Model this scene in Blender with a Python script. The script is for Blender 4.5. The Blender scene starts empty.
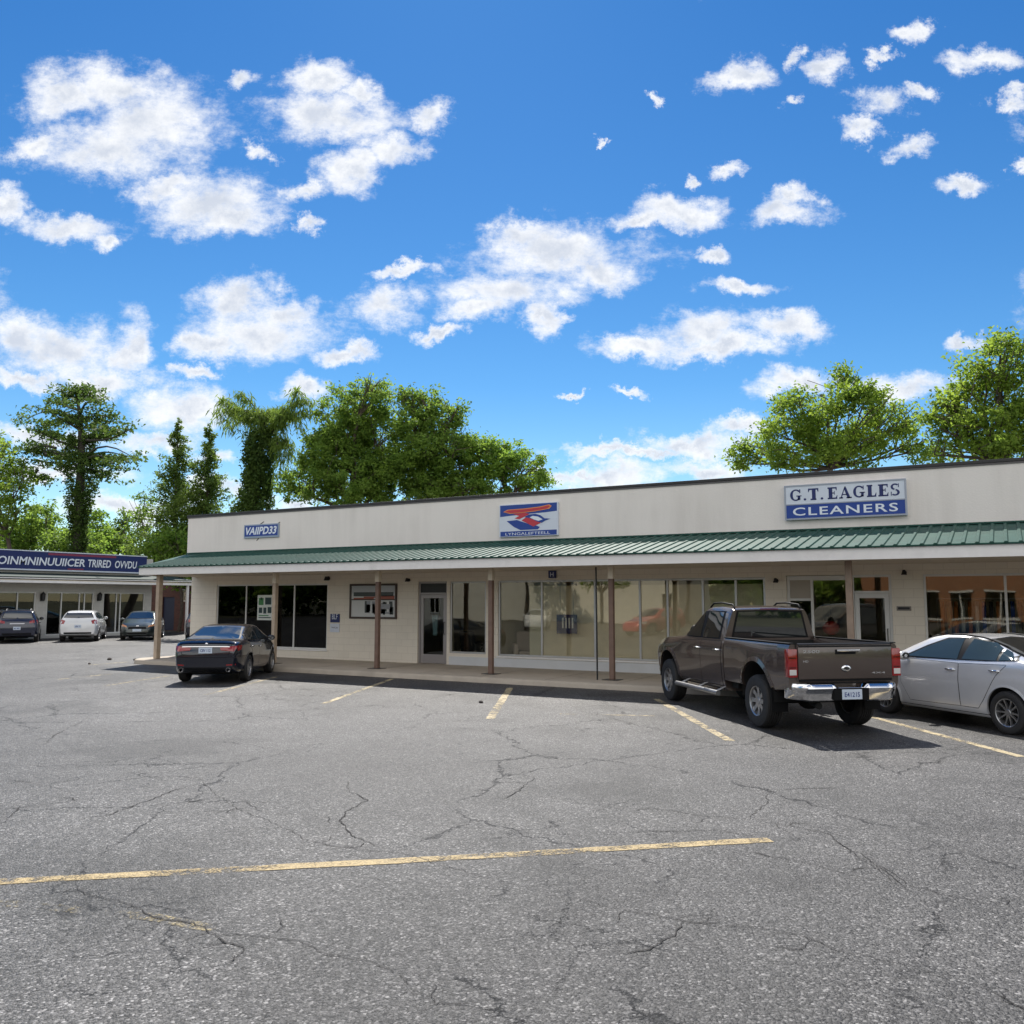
import bpy, bmesh, math, random
import numpy as np
from mathutils import Vector, Matrix
from mathutils.bvhtree import BVHTree

SC = bpy.context.scene
COL = SC.collection
R = math.radians
random.seed(7)
RNG = np.random.default_rng(11)

# ------------------------------------------------------------------ camera maths
# world: +X runs along the shop front to the right, +Y goes into the building.
EYE = 2.0
FPX = 870.0
PITCH = R(5.776)
TH = R(29.62)                       # heading, to the left of +Y
FW = np.array([-math.sin(TH), math.cos(TH), 0.0])
RT = np.array([math.cos(TH), math.sin(TH), 0.0])
UPV = np.array([0, 0, 1.0])
CF = FW * math.cos(PITCH) + UPV * math.sin(PITCH)
CU = UPV * math.cos(PITCH) - FW * math.sin(PITCH)
CAMP = np.array([0, 0, EYE])

def ray(px, py):
    return CF * FPX + RT * (px - 512) + CU * (512 - py)
def G(px, py, h=0.0):               # point on the ground seen at a photo pixel
    d = ray(px, py); return CAMP + d * ((h - EYE) / d[2])
def PY(px, py, y):                  # point on a plane y = const
    d = ray(px, py); return CAMP + d * (y / d[1])
def PX(px, py, x):
    d = ray(px, py); return CAMP + d * (x / d[0])

# ------------------------------------------------------------------ materials
def nt(m):
    m.use_nodes = True
    return m.node_tree.nodes, m.node_tree.links

def mat(name, col, rough=0.6, metal=0.0, coat=0.0, spec=0.5, var=0.0, vscale=3.0, bump=0.0, bscale=60.0,
        emit=None, ior=None, dirt=0.0, dcol=(0.05, 0.045, 0.04), dscale=1.2):
    m = bpy.data.materials.new(name)
    n, l = nt(m)
    b = n['Principled BSDF']
    b.inputs['Base Color'].default_value = (*col, 1)
    b.inputs['Roughness'].default_value = rough
    b.inputs['Metallic'].default_value = metal
    b.inputs['Coat Weight'].default_value = coat
    b.inputs['Coat Roughness'].default_value = 0.04
    b.inputs['Specular IOR Level'].default_value = spec
    if ior: b.inputs['IOR'].default_value = ior
    if var or bump or dirt:
        tc = n.new('ShaderNodeTexCoord')
    last = None
    if var:
        t = n.new('ShaderNodeTexNoise'); t.inputs['Scale'].default_value = vscale; t.inputs['Detail'].default_value = 6
        l.new(tc.outputs['Object'], t.inputs['Vector'])
        mr = n.new('ShaderNodeMapRange'); mr.inputs[1].default_value = .3; mr.inputs[2].default_value = .7
        mr.inputs[3].default_value = 1 - var; mr.inputs[4].default_value = 1 + var
        l.new(t.outputs['Fac'], mr.inputs[0])
        hs = n.new('ShaderNodeHueSaturation'); hs.inputs['Color'].default_value = (*col, 1)
        l.new(mr.outputs[0], hs.inputs['Value'])
        last = hs.outputs['Color']
    if dirt:
        t = n.new('ShaderNodeTexNoise'); t.inputs['Scale'].default_value = dscale; t.inputs['Detail'].default_value = 8
        t.inputs['Roughness'].default_value = .65
        l.new(tc.outputs['Object'], t.inputs['Vector'])
        mr = n.new('ShaderNodeMapRange'); mr.inputs[1].default_value = .5; mr.inputs[2].default_value = .72
        mr.inputs[3].default_value = 0; mr.inputs[4].default_value = dirt
        l.new(t.outputs['Fac'], mr.inputs[0])
        mx = n.new('ShaderNodeMix'); mx.data_type = 'RGBA'
        if last: l.new(last, mx.inputs[6])
        else: mx.inputs[6].default_value = (*col, 1)
        mx.inputs[7].default_value = (*dcol, 1)
        l.new(mr.outputs[0], mx.inputs[0]); last = mx.outputs[2]
    if last: l.new(last, b.inputs['Base Color'])
    if bump:
        t = n.new('ShaderNodeTexNoise'); t.inputs['Scale'].default_value = bscale; t.inputs['Detail'].default_value = 4
        l.new(tc.outputs['Object'], t.inputs['Vector'])
        bp = n.new('ShaderNodeBump'); bp.inputs['Strength'].default_value = bump; bp.inputs['Distance'].default_value = .02
        l.new(t.outputs['Fac'], bp.inputs['Height']); l.new(bp.outputs[0], b.inputs['Normal'])
    if emit:
        b.inputs['Emission Color'].default_value = (*col, 1); b.inputs['Emission Strength'].default_value = emit
    return m

def block_mat(name, col, bw, bh, mortar, rough=.75, axis='x', colvar=0.04, mcol=None, bump=.35, dirt=.25, stain=(0.3, 0.27, 0.22)):
    """painted block / brick wall: courses, joints and weathering"""
    m = bpy.data.materials.new(name); n, l = nt(m); b = n['Principled BSDF']
    b.inputs['Roughness'].default_value = rough
    tc = n.new('ShaderNodeTexCoord'); sp = n.new('ShaderNodeSeparateXYZ'); cb = n.new('ShaderNodeCombineXYZ')
    l.new(tc.outputs['Object'], sp.inputs[0])
    l.new(sp.outputs['X' if axis == 'x' else 'Y'], cb.inputs['X']); l.new(sp.outputs['Z'], cb.inputs['Y'])
    br = n.new('ShaderNodeTexBrick'); br.inputs['Scale'].default_value = 1
    br.inputs['Brick Width'].default_value = bw; br.inputs['Row Height'].default_value = bh
    br.inputs['Mortar Size'].default_value = mortar; br.inputs['Mortar Smooth'].default_value = .4
    br.inputs['Color1'].default_value = (*[c * (1 - colvar) for c in col], 1)
    br.inputs['Color2'].default_value = (*[c * (1 + colvar) for c in col], 1)
    br.inputs['Mortar'].default_value = (*(mcol or [c * .86 for c in col]), 1)
    l.new(cb.outputs[0], br.inputs['Vector'])
    t = n.new('ShaderNodeTexNoise'); t.inputs['Scale'].default_value = .9; t.inputs['Detail'].default_value = 9; t.inputs['Roughness'].default_value = .62
    l.new(tc.outputs['Object'], t.inputs['Vector'])
    mr = n.new('ShaderNodeMapRange'); mr.inputs[1].default_value = .48; mr.inputs[2].default_value = .75; mr.inputs[4].default_value = dirt
    l.new(t.outputs['Fac'], mr.inputs[0])
    mx = n.new('ShaderNodeMix'); mx.data_type = 'RGBA'; mx.inputs[7].default_value = (*stain, 1)
    l.new(br.outputs['Color'], mx.inputs[6]); l.new(mr.outputs[0], mx.inputs[0]); l.new(mx.outputs[2], b.inputs['Base Color'])
    t2 = n.new('ShaderNodeTexNoise'); t2.inputs['Scale'].default_value = 45; t2.inputs['Detail'].default_value = 4
    l.new(tc.outputs['Object'], t2.inputs['Vector'])
    ad = n.new('ShaderNodeMath'); ad.operation = 'MULTIPLY_ADD'; ad.inputs[1].default_value = -1.0
    l.new(br.outputs['Fac'], ad.inputs[0])
    sc = n.new('ShaderNodeMath'); sc.operation = 'MULTIPLY'; sc.inputs[1].default_value = .5; l.new(t2.outputs['Fac'], sc.inputs[0])
    l.new(sc.outputs[0], ad.inputs[2])
    bp = n.new('ShaderNodeBump'); bp.inputs['Strength'].default_value = bump; bp.inputs['Distance'].default_value = .008
    l.new(ad.outputs[0], bp.inputs['Height']); l.new(bp.outputs[0], b.inputs['Normal'])
    return m

def stucco_mat(name, col, streak=.3):
    m = bpy.data.materials.new(name); n, l = nt(m); b = n['Principled BSDF']; b.inputs['Roughness'].default_value = .8
    tc = n.new('ShaderNodeTexCoord')
    mp = n.new('ShaderNodeMapping'); mp.inputs['Scale'].default_value = (2.2, 2.2, .25); l.new(tc.outputs['Object'], mp.inputs[0])
    t = n.new('ShaderNodeTexNoise'); t.inputs['Scale'].default_value = 1.3; t.inputs['Detail'].default_value = 8; t.inputs['Roughness'].default_value = .6
    l.new(mp.outputs[0], t.inputs['Vector'])
    t1 = n.new('ShaderNodeTexNoise'); t1.inputs['Scale'].default_value = .55; t1.inputs['Detail'].default_value = 7
    l.new(tc.outputs['Object'], t1.inputs['Vector'])
    mu = n.new('ShaderNodeMath'); mu.operation = 'MULTIPLY'; l.new(t.outputs['Fac'], mu.inputs[0]); l.new(t1.outputs['Fac'], mu.inputs[1])
    mr = n.new('ShaderNodeMapRange'); mr.inputs[1].default_value = .2; mr.inputs[2].default_value = .42; mr.inputs[4].default_value = streak
    l.new(mu.outputs[0], mr.inputs[0])
    mx = n.new('ShaderNodeMix'); mx.data_type = 'RGBA'; mx.inputs[6].default_value = (*col, 1)
    mx.inputs[7].default_value = (col[0] * .62, col[1] * .6, col[2] * .58, 1)
    l.new(mr.outputs[0], mx.inputs[0]); l.new(mx.outputs[2], b.inputs['Base Color'])
    t2 = n.new('ShaderNodeTexNoise'); t2.inputs['Scale'].default_value = 25; t2.inputs['Detail'].default_value = 6
    l.new(tc.outputs['Object'], t2.inputs['Vector'])
    bp = n.new('ShaderNodeBump'); bp.inputs['Strength'].default_value = .3; bp.inputs['Distance'].default_value = .012
    l.new(t2.outputs['Fac'], bp.inputs['Height']); l.new(bp.outputs[0], b.inputs['Normal'])
    return m

def glass_mat(name, tint=(.75, .78, .76), ior=2.0, rough=0.0, wob=.0, refl=(.97, .97, .95)):
    """architectural sheet glass: see through plus a Fresnel mirror"""
    m = bpy.data.materials.new(name); n, l = nt(m)
    n.remove(n['Principled BSDF']); out = n['Material Output']
    tr = n.new('ShaderNodeBsdfTransparent'); tr.inputs[0].default_value = (*[c ** .5 for c in tint], 1)     # two faces per pane
    gl = n.new('ShaderNodeBsdfGlossy'); gl.inputs['Roughness'].default_value = rough; gl.inputs[0].default_value = (*refl, 1)
    gm = n.new('ShaderNodeNewGeometry'); dt = n.new('ShaderNodeVectorMath'); dt.operation = 'DOT_PRODUCT'
    l.new(gm.outputs['Incoming'], dt.inputs[0]); l.new(gm.outputs['Normal'], dt.inputs[1])
    def mm(op, a, b):
        q = n.new('ShaderNodeMath'); q.operation = op
        for i, s in enumerate((a, b)):
            if isinstance(s, (int, float)): q.inputs[i].default_value = s
            elif s is not None: l.new(s, q.inputs[i])
        return q.outputs[0]
    f0 = ((ior - 1) / (ior + 1)) ** 2
    fr = n.new('ShaderNodeMath'); fr.operation = 'MULTIPLY_ADD'         # Schlick, the same from both sides
    l.new(mm('POWER', mm('SUBTRACT', 1.0, mm('ABSOLUTE', dt.outputs['Value'], None)), 5.0), fr.inputs[0]); fr.inputs[1].default_value = 1 - f0; fr.inputs[2].default_value = f0
    mx = n.new('ShaderNodeMixShader'); l.new(fr.outputs[0], mx.inputs[0]); l.new(tr.outputs[0], mx.inputs[1]); l.new(gl.outputs[0], mx.inputs[2])
    l.new(mx.outputs[0], out.inputs[0])
    if wob:
        tc = n.new('ShaderNodeTexCoord'); t = n.new('ShaderNodeTexNoise'); t.inputs['Scale'].default_value = .8; t.inputs['Detail'].default_value = 1
        l.new(tc.outputs['Object'], t.inputs['Vector'])
        bp = n.new('ShaderNodeBump'); bp.inputs['Strength'].default_value = wob; bp.inputs['Distance'].default_value = .02
        l.new(t.outputs['Fac'], bp.inputs['Height']); l.new(bp.outputs[0], gl.inputs['Normal'])
    return m

def leaf_mat(name, c1, c2, trans=.45, c3=None):
    m = bpy.data.materials.new(name); n, l = nt(m)
    n.remove(n['Principled BSDF']); out = n['Material Output']
    gm = n.new('ShaderNodeNewGeometry')
    tc = n.new('ShaderNodeTexCoord'); t = n.new('ShaderNodeTexNoise'); t.inputs['Scale'].default_value = .7; t.inputs['Detail'].default_value = 3
    l.new(tc.outputs['Object'], t.inputs['Vector'])
    ad = n.new('ShaderNodeMath'); ad.operation = 'MULTIPLY_ADD'; ad.inputs[1].default_value = .55
    l.new(gm.outputs['Random Per Island'], ad.inputs[0])
    mr = n.new('ShaderNodeMapRange'); mr.inputs[1].default_value = .3; mr.inputs[2].default_value = .7; mr.inputs[4].default_value = .5
    l.new(t.outputs['Fac'], mr.inputs[0]); l.new(mr.outputs[0], ad.inputs[2])
    cr = n.new('ShaderNodeValToRGB'); l.new(ad.outputs[0], cr.inputs[0])
    cr.color_ramp.elements[0].color = (*c1, 1); cr.color_ramp.elements[1].color = (*c2, 1)
    if c3:
        e = cr.color_ramp.elements.new(.93); e.color = (*c2, 1); cr.color_ramp.elements[-1].color = (*c3, 1)
    df = n.new('ShaderNodeBsdfPrincipled'); df.inputs['Roughness'].default_value = .62; df.inputs['Specular IOR Level'].default_value = .2
    tl = n.new('ShaderNodeBsdfTranslucent')
    hs = n.new('ShaderNodeHueSaturation'); hs.inputs['Hue'].default_value = .487; hs.inputs['Saturation'].default_value = 1.05; hs.inputs['Value'].default_value = 2.0
    l.new(cr.outputs[0], hs.inputs['Color'])
    l.new(cr.outputs[0], df.inputs['Base Color']); l.new(hs.outputs[0], tl.inputs[0])
    mx = n.new('ShaderNodeMixShader'); mx.inputs[0].default_value = trans
    l.new(df.outputs[0], mx.inputs[1]); l.new(tl.outputs[0], mx.inputs[2]); l.new(mx.outputs[0], out.inputs[0])
    return m

# ------------------------------------------------------------------ objects
def tag(o, label=None, cat=None, group=None, kind=None):
    if label: o['label'] = label
    if cat: o['category'] = cat
    if group: o['group'] = group
    if kind: o['kind'] = kind
    return o

def thing(name, label, cat, loc=(0, 0, 0), rz=0.0, group=None):
    o = bpy.data.objects.new(name, None); COL.objects.link(o)
    o.empty_display_size = .2
    o.location = loc; o.rotation_euler = (0, 0, rz)
    return tag(o, label, cat, group)

class MB:
    """a bag of faces that becomes ONE mesh"""
    def __init__(s): s.v = []; s.f = []; s.mi = []
    def add(s, vs, fs, mi=0):
        b = len(s.v); s.v += [tuple(float(c) for c in v) for v in vs]; s.f += [tuple(b + i for i in f) for f in fs]; s.mi += [mi] * len(fs); return s
    def box(s, a, b, mi=0):
        x0, y0, z0 = a; x1, y1, z1 = b
        if x0 > x1: x0, x1 = x1, x0
        if y0 > y1: y0, y1 = y1, y0
        if z0 > z1: z0, z1 = z1, z0
        return s.add([(x0, y0, z0), (x1, y0, z0), (x1, y1, z0), (x0, y1, z0), (x0, y0, z1), (x1, y0, z1), (x1, y1, z1), (x0, y1, z1)],
                     [(0, 3, 2, 1), (4, 5, 6, 7), (0, 1, 5, 4), (1, 2, 6, 5), (2, 3, 7, 6), (3, 0, 4, 7)], mi)
    def prism(s, poly, a, b, axis='y', mi=0):
        """polygon (two coords) swept from a to b along an axis"""
        def P(p, t):
            return {'y': (p[0], t, p[1]), 'x': (t, p[0], p[1]), 'z': (p[0], p[1], t)}[axis]
        n = len(poly); vs = [P(p, a) for p in poly] + [P(p, b) for p in poly]
        fs = [tuple(range(n)), tuple(range(2 * n - 1, n - 1, -1))] + [(i, n + i, n + (i + 1) % n, (i + 1) % n) for i in range(n)]
        return s.add(vs, fs, mi)
    def tube(s, pts, rad, n=8, mi=0, cap=True):
        pts = [np.array(p, float) for p in pts]
        rads = rad if hasattr(rad, '__len__') else [rad] * len(pts)
        vs = []; fs = []; prev = None
        for i, p in enumerate(pts):
            t = pts[min(i + 1, len(pts) - 1)] - pts[max(i - 1, 0)]
            t = t / (np.linalg.norm(t) + 1e-9)
            if prev is None:
                ref = np.array([0, 0, 1.]) if abs(t[2]) < .9 else np.array([1., 0, 0])
                u = np.cross(t, ref)
            else:
                u = prev - t * (prev @ t)
            u /= np.linalg.norm(u) + 1e-9; prev = u; w = np.cross(t, u)
            for k in range(n):
                a = 2 * math.pi * k / n; vs.append(p + rads[i] * (math.cos(a) * u + math.sin(a) * w))
        for i in range(len(pts) - 1):
            for k in range(n):
                fs.append((i * n + k, i * n + (k + 1) % n, (i + 1) * n + (k + 1) % n, (i + 1) * n + k))
        if cap:
            fs.append(tuple(range(n - 1, -1, -1))); m = (len(pts) - 1) * n; fs.append(tuple(range(m, m + n)))
        return s.add(vs, fs, mi)
    def lathe(s, prof, c=(0, 0, 0), axis='z', n=24, mi=0, closed=False):
        vs = []; fs = []
        m = len(prof)
        for k in range(n):
            a = 2 * math.pi * k / n
            for r, h in prof:
                x, y = r * math.cos(a), r * math.sin(a)
                p = {'z': (x, y, h), 'y': (x, h, y), 'x': (h, x, y)}[axis]
                vs.append((p[0] + c[0], p[1] + c[1], p[2] + c[2]))
        for k in range(n):
            k2 = (k + 1) % n
            for i in range(m if closed else m - 1):
                j = (i + 1) % m
                fs.append((k * m + i, k * m + j, k2 * m + j, k2 * m + i))
        return s.add(vs, fs, mi)
    def ball(s, c, r, nu=10, nv=6, mi=0):
        r = r if hasattr(r, '__len__') else (r, r, r)
        vs = []; fs = []
        for j in range(nv + 1):
            p = math.pi * j / nv
            for i in range(nu):
                a = 2 * math.pi * i / nu
                vs.append((c[0] + r[0] * math.sin(p) * math.cos(a), c[1] + r[1] * math.sin(p) * math.sin(a), c[2] + r[2] * math.cos(p)))
        for j in range(nv):
            for i in range(nu):
                fs.append((j * nu + i, (j + 1) * nu + i, (j + 1) * nu + (i + 1) % nu, j * nu + (i + 1) % nu))
        return s.add(vs, fs, mi)
    def build(s, name, mats, parent=None, smooth=0, bevel=0, world=False):
        me = bpy.data.meshes.new(name)
        me.from_pydata(s.v, [], s.f)
        mats = mats if isinstance(mats, (list, tuple)) else [mats]
        for m in mats: me.materials.append(m)
        if any(s.mi): me.polygons.foreach_set('material_index', s.mi)
        bm = bmesh.new(); bm.from_mesh(me)
        bmesh.ops.recalc_face_normals(bm, faces=bm.faces)
        if bevel:
            es = [e for e in bm.edges if len(e.link_faces) == 2 and e.calc_face_angle(0) > .5]
            bmesh.ops.bevel(bm, geom=es, offset=bevel, segments=2, affect='EDGES', profile=.6, clamp_overlap=True)
        bm.to_mesh(me); bm.free()
        if smooth:
            me.polygons.foreach_set('use_smooth', [True] * len(me.polygons))
            me.set_sharp_from_angle(angle=R(smooth))
        o = bpy.data.objects.new(name, me); COL.objects.link(o)
        if parent is not None:
            o.parent = parent
            if world:                       # parts written in world coordinates under an unrotated thing
                p = parent; off = Vector((0, 0, 0))
                while p is not None: off += p.location; p = p.parent
                o.location = -off
        return o

def children(o): return [c for c in COL.objects if c.parent == o]
def copy_tree(o, parent=None):
    c = o.copy(); COL.objects.link(c)
    if parent is not None: c.parent = parent
    for ch in children(o): copy_tree(ch, c)
    return c

def wall_mesh(mb, u0, u1, z0, z1, holes, P, t):
    """wall with real openings; P(u, z, d) maps to world, d = depth 0..t"""
    us = sorted({u0, u1, *[h[0] for h in holes], *[h[1] for h in holes]}); zs = sorted({z0, z1, *[h[2] for h in holes], *[h[3] for h in holes]})
    us = [u for u in us if u0 <= u <= u1]; zs = [z for z in zs if z0 <= z <= z1]
    def solid(i, j):
        if i < 0 or j < 0 or i >= len(us) - 1 or j >= len(zs) - 1: return False
        cu, cz = (us[i] + us[i + 1]) / 2, (zs[j] + zs[j + 1]) / 2
        return not any(h[0] < cu < h[1] and h[2] < cz < h[3] for h in holes)
    for i in range(len(us) - 1):
        for j in range(len(zs) - 1):
            if not solid(i, j): continue
            a, b, c, d = us[i], us[i + 1], zs[j], zs[j + 1]
            q = [(a, c), (b, c), (b, d), (a, d)]
            mb.add([P(*p, 0) for p in q], [(0, 1, 2, 3)]); mb.add([P(*p, t) for p in q], [(3, 2, 1, 0)])
            for k, (di, dj) in enumerate([(0, -1), (1, 0), (0, 1), (-1, 0)]):
                if not solid(i + di, j + dj):
                    p, r = q[k], q[(k + 1) % 4]
                    mb.add([P(*p, 0), P(*r, 0), P(*r, t), P(*p, t)], [(0, 1, 2, 3)])
    return mb

def text_mesh(txt, size=1.0, bold=0.0, shear=0.0, space=1.0):
    """lettering -> (verts, faces) in the x/y plane, left at 0, baseline at 0"""
    cu = bpy.data.curves.new('lettering', 'FONT'); cu.body = txt; cu.size = size; cu.offset = bold; cu.shear = shear; cu.space_character = space
    cu.resolution_u = 3
    o = bpy.data.objects.new('lettering', cu); COL.objects.link(o)
    dg = bpy.context.evaluated_depsgraph_get(); me = bpy.data.meshes.new_from_object(o.evaluated_get(dg))
    vs = [tuple(v.co) for v in me.vertices]; fs = [tuple(p.vertices) for p in me.polygons]
    bpy.data.objects.remove(o); bpy.data.curves.remove(cu); bpy.data.meshes.remove(me)
    return vs, fs

def fit_text(mb, txt, P, u0, u1, z0, z1, mi=0, bold=0.0, shear=0.0, space=1.0):
    """letters stretched to a rectangle of a board; P(u, z) maps to 3-D"""
    vs, fs = text_mesh(txt, 1.0, bold, shear, space)
    a = np.array(vs); lo = a.min(0); hi = a.max(0)
    q = [(u0 + (v[0] - lo[0]) / (hi[0] - lo[0]) * (u1 - u0), z0 + (v[1] - lo[1]) / (hi[1] - lo[1]) * (z1 - z0)) for v in vs]
    mb.add([P(*p) for p in q], fs, mi)

# ================================================================== sun, sky, camera
SUN_EL, SUN_AZ = R(50), R(33.5)     # azimuth measured from +Y towards -X
SUN_DIR = Vector((-math.sin(SUN_AZ) * math.cos(SUN_EL), math.cos(SUN_AZ) * math.cos(SUN_EL), math.sin(SUN_EL)))
ld = bpy.data.lights.new('sun', 'SUN'); ld.energy = 4.4; ld.angle = R(.5); ld.color = (1, .955, .88)
lo = bpy.data.objects.new('sun', ld); COL.objects.link(lo); lo.rotation_euler = SUN_DIR.to_track_quat('Z', 'Y').to_euler()
lo.location = (0, 0, 60)

# clouds: (px, py, rx, ry) are directions on the sky read off the photograph
CLOUDS = [(60,98,46,30),(112,88,52,30),(150,125,72,46),(108,150,78,28),(40,150,30,14),(215,198,66,28),(165,183,38,18),(228,215,50,20),
 (62,224,56,15),(100,235,18,10),(6,205,24,18),(330,118,72,24),(348,170,34,24),(318,82,36,20),(388,145,34,20),(302,190,30,12),(352,95,22,14),
 (430,116,25,17),(256,152,15,10),(238,78,24,11),(306,226,14,9),(262,332,74,30),(232,300,44,22),(350,352,28,11),(210,345,34,16),(285,310,36,18),
 (62,352,78,32),(20,340,40,26),(128,345,24,34),(30,384,42,10),(110,380,52,18),(190,374,22,8),(385,303,44,24),(440,331,24,8),(405,265,30,7),
 (562,252,92,26),(510,284,74,24),(542,312,20,22),(478,308,36,18),(600,268,46,18),(520,240,40,16),(640,342,58,13),(700,332,56,22),(788,332,40,16),(720,350,70,13),
 (675,207,50,20),(650,218,34,12),(785,214,44,20),(800,200,24,16),(735,287,42,10),(705,252,20,8),(728,168,24,11),(690,172,9,10),(738,75,36,21),(795,58,13,16),
 (830,65,24,18),(790,101,15,8),(658,95,10,8),(598,138,9,5),(886,102,34,20),(856,126,22,13),(927,93,22,11),(908,148,30,15),(915,33,24,13),(890,57,15,8),
 (985,60,36,16),(1012,98,18,12),(963,186,30,12),(1020,168,14,12),(795,385,46,16),(910,385,62,17),(972,337,24,8),(690,445,62,13),(605,476,62,18),
 (705,466,52,12),(625,391,24,5),(566,393,12,4),(185,408,58,24),(160,440,40,14),(312,394,28,13),(70,470,70,10),(120,505,80,14),(210,490,46,12),(215,460,30,10),
 (300,500,30,12),(640,452,90,7),(575,470,50,9),(50,440,60,12),(740,430,40,10),(-60,300,60,40),(1100,300,70,30),(1090,120,60,40),(-70,120,50,50),(300,-60,120,40),(760,-40,90,30)]

w = bpy.data.worlds.new('World'); SC.world = w; w.use_nodes = True
n, l = w.node_tree.nodes, w.node_tree.links
bg = n['Background']; bg.inputs['Strength'].default_value = SKY_STR = .10
sky = n.new('ShaderNodeTexSky'); sky.sky_type = 'NISHITA'; sky.sun_disc = False
sky.sun_elevation = SUN_EL; sky.sun_rotation = -SUN_AZ
sky.altitude = 800; sky.air_density = .85; sky.dust_density = .15; sky.ozone_density = 3.0
tc = n.new('ShaderNodeTexCoord')
def vdot(a, v):
    q = n.new('ShaderNodeVectorMath'); q.operation = 'DOT_PRODUCT'; l.new(a, q.inputs[0]); q.inputs[1].default_value = tuple(v); return q.outputs['Value']
def mth(op, a, b=None, c=None, clamp=False):
    q = n.new('ShaderNodeMath'); q.operation = op; q.use_clamp = clamp
    for i, s in enumerate((a, b, c)):
        if s is None: continue
        if isinstance(s, (int, float)): q.inputs[i].default_value = s
        else: l.new(s, q.inputs[i])
    return q.outputs[0]
D = tc.outputs['Generated']
den = mth('MAXIMUM', mth('ABSOLUTE', vdot(D, CF)), .05)
cx = mth('DIVIDE', vdot(D, RT), den); cy = mth('DIVIDE', vdot(D, CU), den)
cb = n.new('ShaderNodeCombineXYZ'); l.new(cx, cb.inputs[0]); l.new(cy, cb.inputs[1])
def noise(vec, scale, detail, rough=.55):
    q = n.new('ShaderNodeTexNoise'); q.inputs['Scale'].default_value = scale; q.inputs['Detail'].default_value = detail; q.inputs['Roughness'].default_value = rough
    l.new(vec, q.inputs['Vector']); return q
nz = noise(cb.outputs[0], 11, 8, .68)
ws = n.new('ShaderNodeVectorMath'); ws.operation = 'MULTIPLY_ADD'; l.new(nz.outputs['Color'], ws.inputs[0])
ws.inputs[1].default_value = (.14, .095, 0); 
sh = n.new('ShaderNodeVectorMath'); sh.operation = 'ADD'; l.new(cb.outputs[0], sh.inputs[0]); sh.inputs[1].default_value = (-.07, -.0475, 0)
l.new(sh.outputs[0], ws.inputs[2])
F = None; FU = None
for (px, py, rx, ry) in CLOUDS:
    if py < 240 and px > 560 and px < 1030: rx, ry = rx * .9, ry * .82
    ux, uy = (px - 512) / FPX, (512 - py) / FPX; sx, sy = FPX / (rx * 1.22), FPX / (ry * 1.22)
    q = n.new('ShaderNodeVectorMath'); q.operation = 'MULTIPLY_ADD'; l.new(ws.outputs[0], q.inputs[0])
    q.inputs[1].default_value = (sx, sy, 0); q.inputs[2].default_value = (-ux * sx, -uy * sy, 0)
    L = n.new('ShaderNodeVectorMath'); L.operation = 'LENGTH'; l.new(q.outputs[0], L.inputs[0])
    F = L.outputs['Value'] if F is None else mth('SMOOTH_MIN', F, L.outputs['Value'], .12)
fld = mth('SUBTRACT', 1.0, F)
st_ = n.new('ShaderNodeMapping'); st_.inputs['Rotation'].default_value = (0, 0, .25); st_.inputs['Scale'].default_value = (.75, 1.3, 1); l.new(cb.outputs[0], st_.inputs[0])
n2 = noise(st_.outputs[0], 21, 9, .72)
dn = mth('MULTIPLY_ADD', n2.outputs['Fac'], 2.9, mth('SUBTRACT', mth('MULTIPLY', fld, 1.7), 1.45 + .16))
mr = n.new('ShaderNodeMapRange'); mr.interpolation_type = 'SMOOTHSTEP'; l.new(dn, mr.inputs[0]); mr.inputs[1].default_value = -.25; mr.inputs[2].default_value = 1.25
# thin edges let the blue through, thick hearts go slightly grey underneath
n3 = noise(cb.outputs[0], 19, 8, .66)
mg = n.new('ShaderNodeMapRange'); mg.interpolation_type = 'SMOOTHSTEP'; l.new(mth('MULTIPLY', mth('MAXIMUM', fld, 0), n3.outputs['Fac']), mg.inputs[0])
mg.inputs[1].default_value = .16; mg.inputs[2].default_value = .58
cc = n.new('ShaderNodeMix'); cc.data_type = 'RGBA'; l.new(mg.outputs[0], cc.inputs[0])
CL = 1 / SKY_STR
cc.inputs[6].default_value = (.69 * CL, .695 * CL, .70 * CL, 1); cc.inputs[7].default_value = (.43 * CL, .465 * CL, .53 * CL, 1)
# blue of the clear sky: Nishita, cooled and evened out so the zenith stays deep
hs = n.new('ShaderNodeHueSaturation'); l.new(sky.outputs[0], hs.inputs['Color']); hs.inputs['Saturation'].default_value = 1.2; hs.inputs['Value'].default_value = .92
SKY_HS = hs
tint = n.new('ShaderNodeMix'); tint.data_type = 'RGBA'; tint.blend_type = 'MULTIPLY'; tint.inputs[0].default_value = 1
l.new(hs.outputs[0], tint.inputs[6])
te = n.new('ShaderNodeMapRange'); te.inputs[1].default_value = .0; te.inputs[2].default_value = .6; l.new(vdot(D, (0, 0, 1)), te.inputs[0])
tr_ = n.new('ShaderNodeValToRGB'); l.new(te.outputs[0], tr_.inputs[0]); tr_.color_ramp.elements[0].color = (1.35, 1.16, .90, 1); tr_.color_ramp.elements[1].color = (.42, .80, .97, 1)
e_ = tr_.color_ramp.elements.new(.4); e_.color = (.72, .93, .93, 1)
l.new(tr_.outputs[0], tint.inputs[7])
up_only = n.new('ShaderNodeMapRange'); l.new(vdot(D, (0, 0, 1)), up_only.inputs[0]); up_only.inputs[1].default_value = -.01; up_only.inputs[2].default_value = .02
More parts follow.
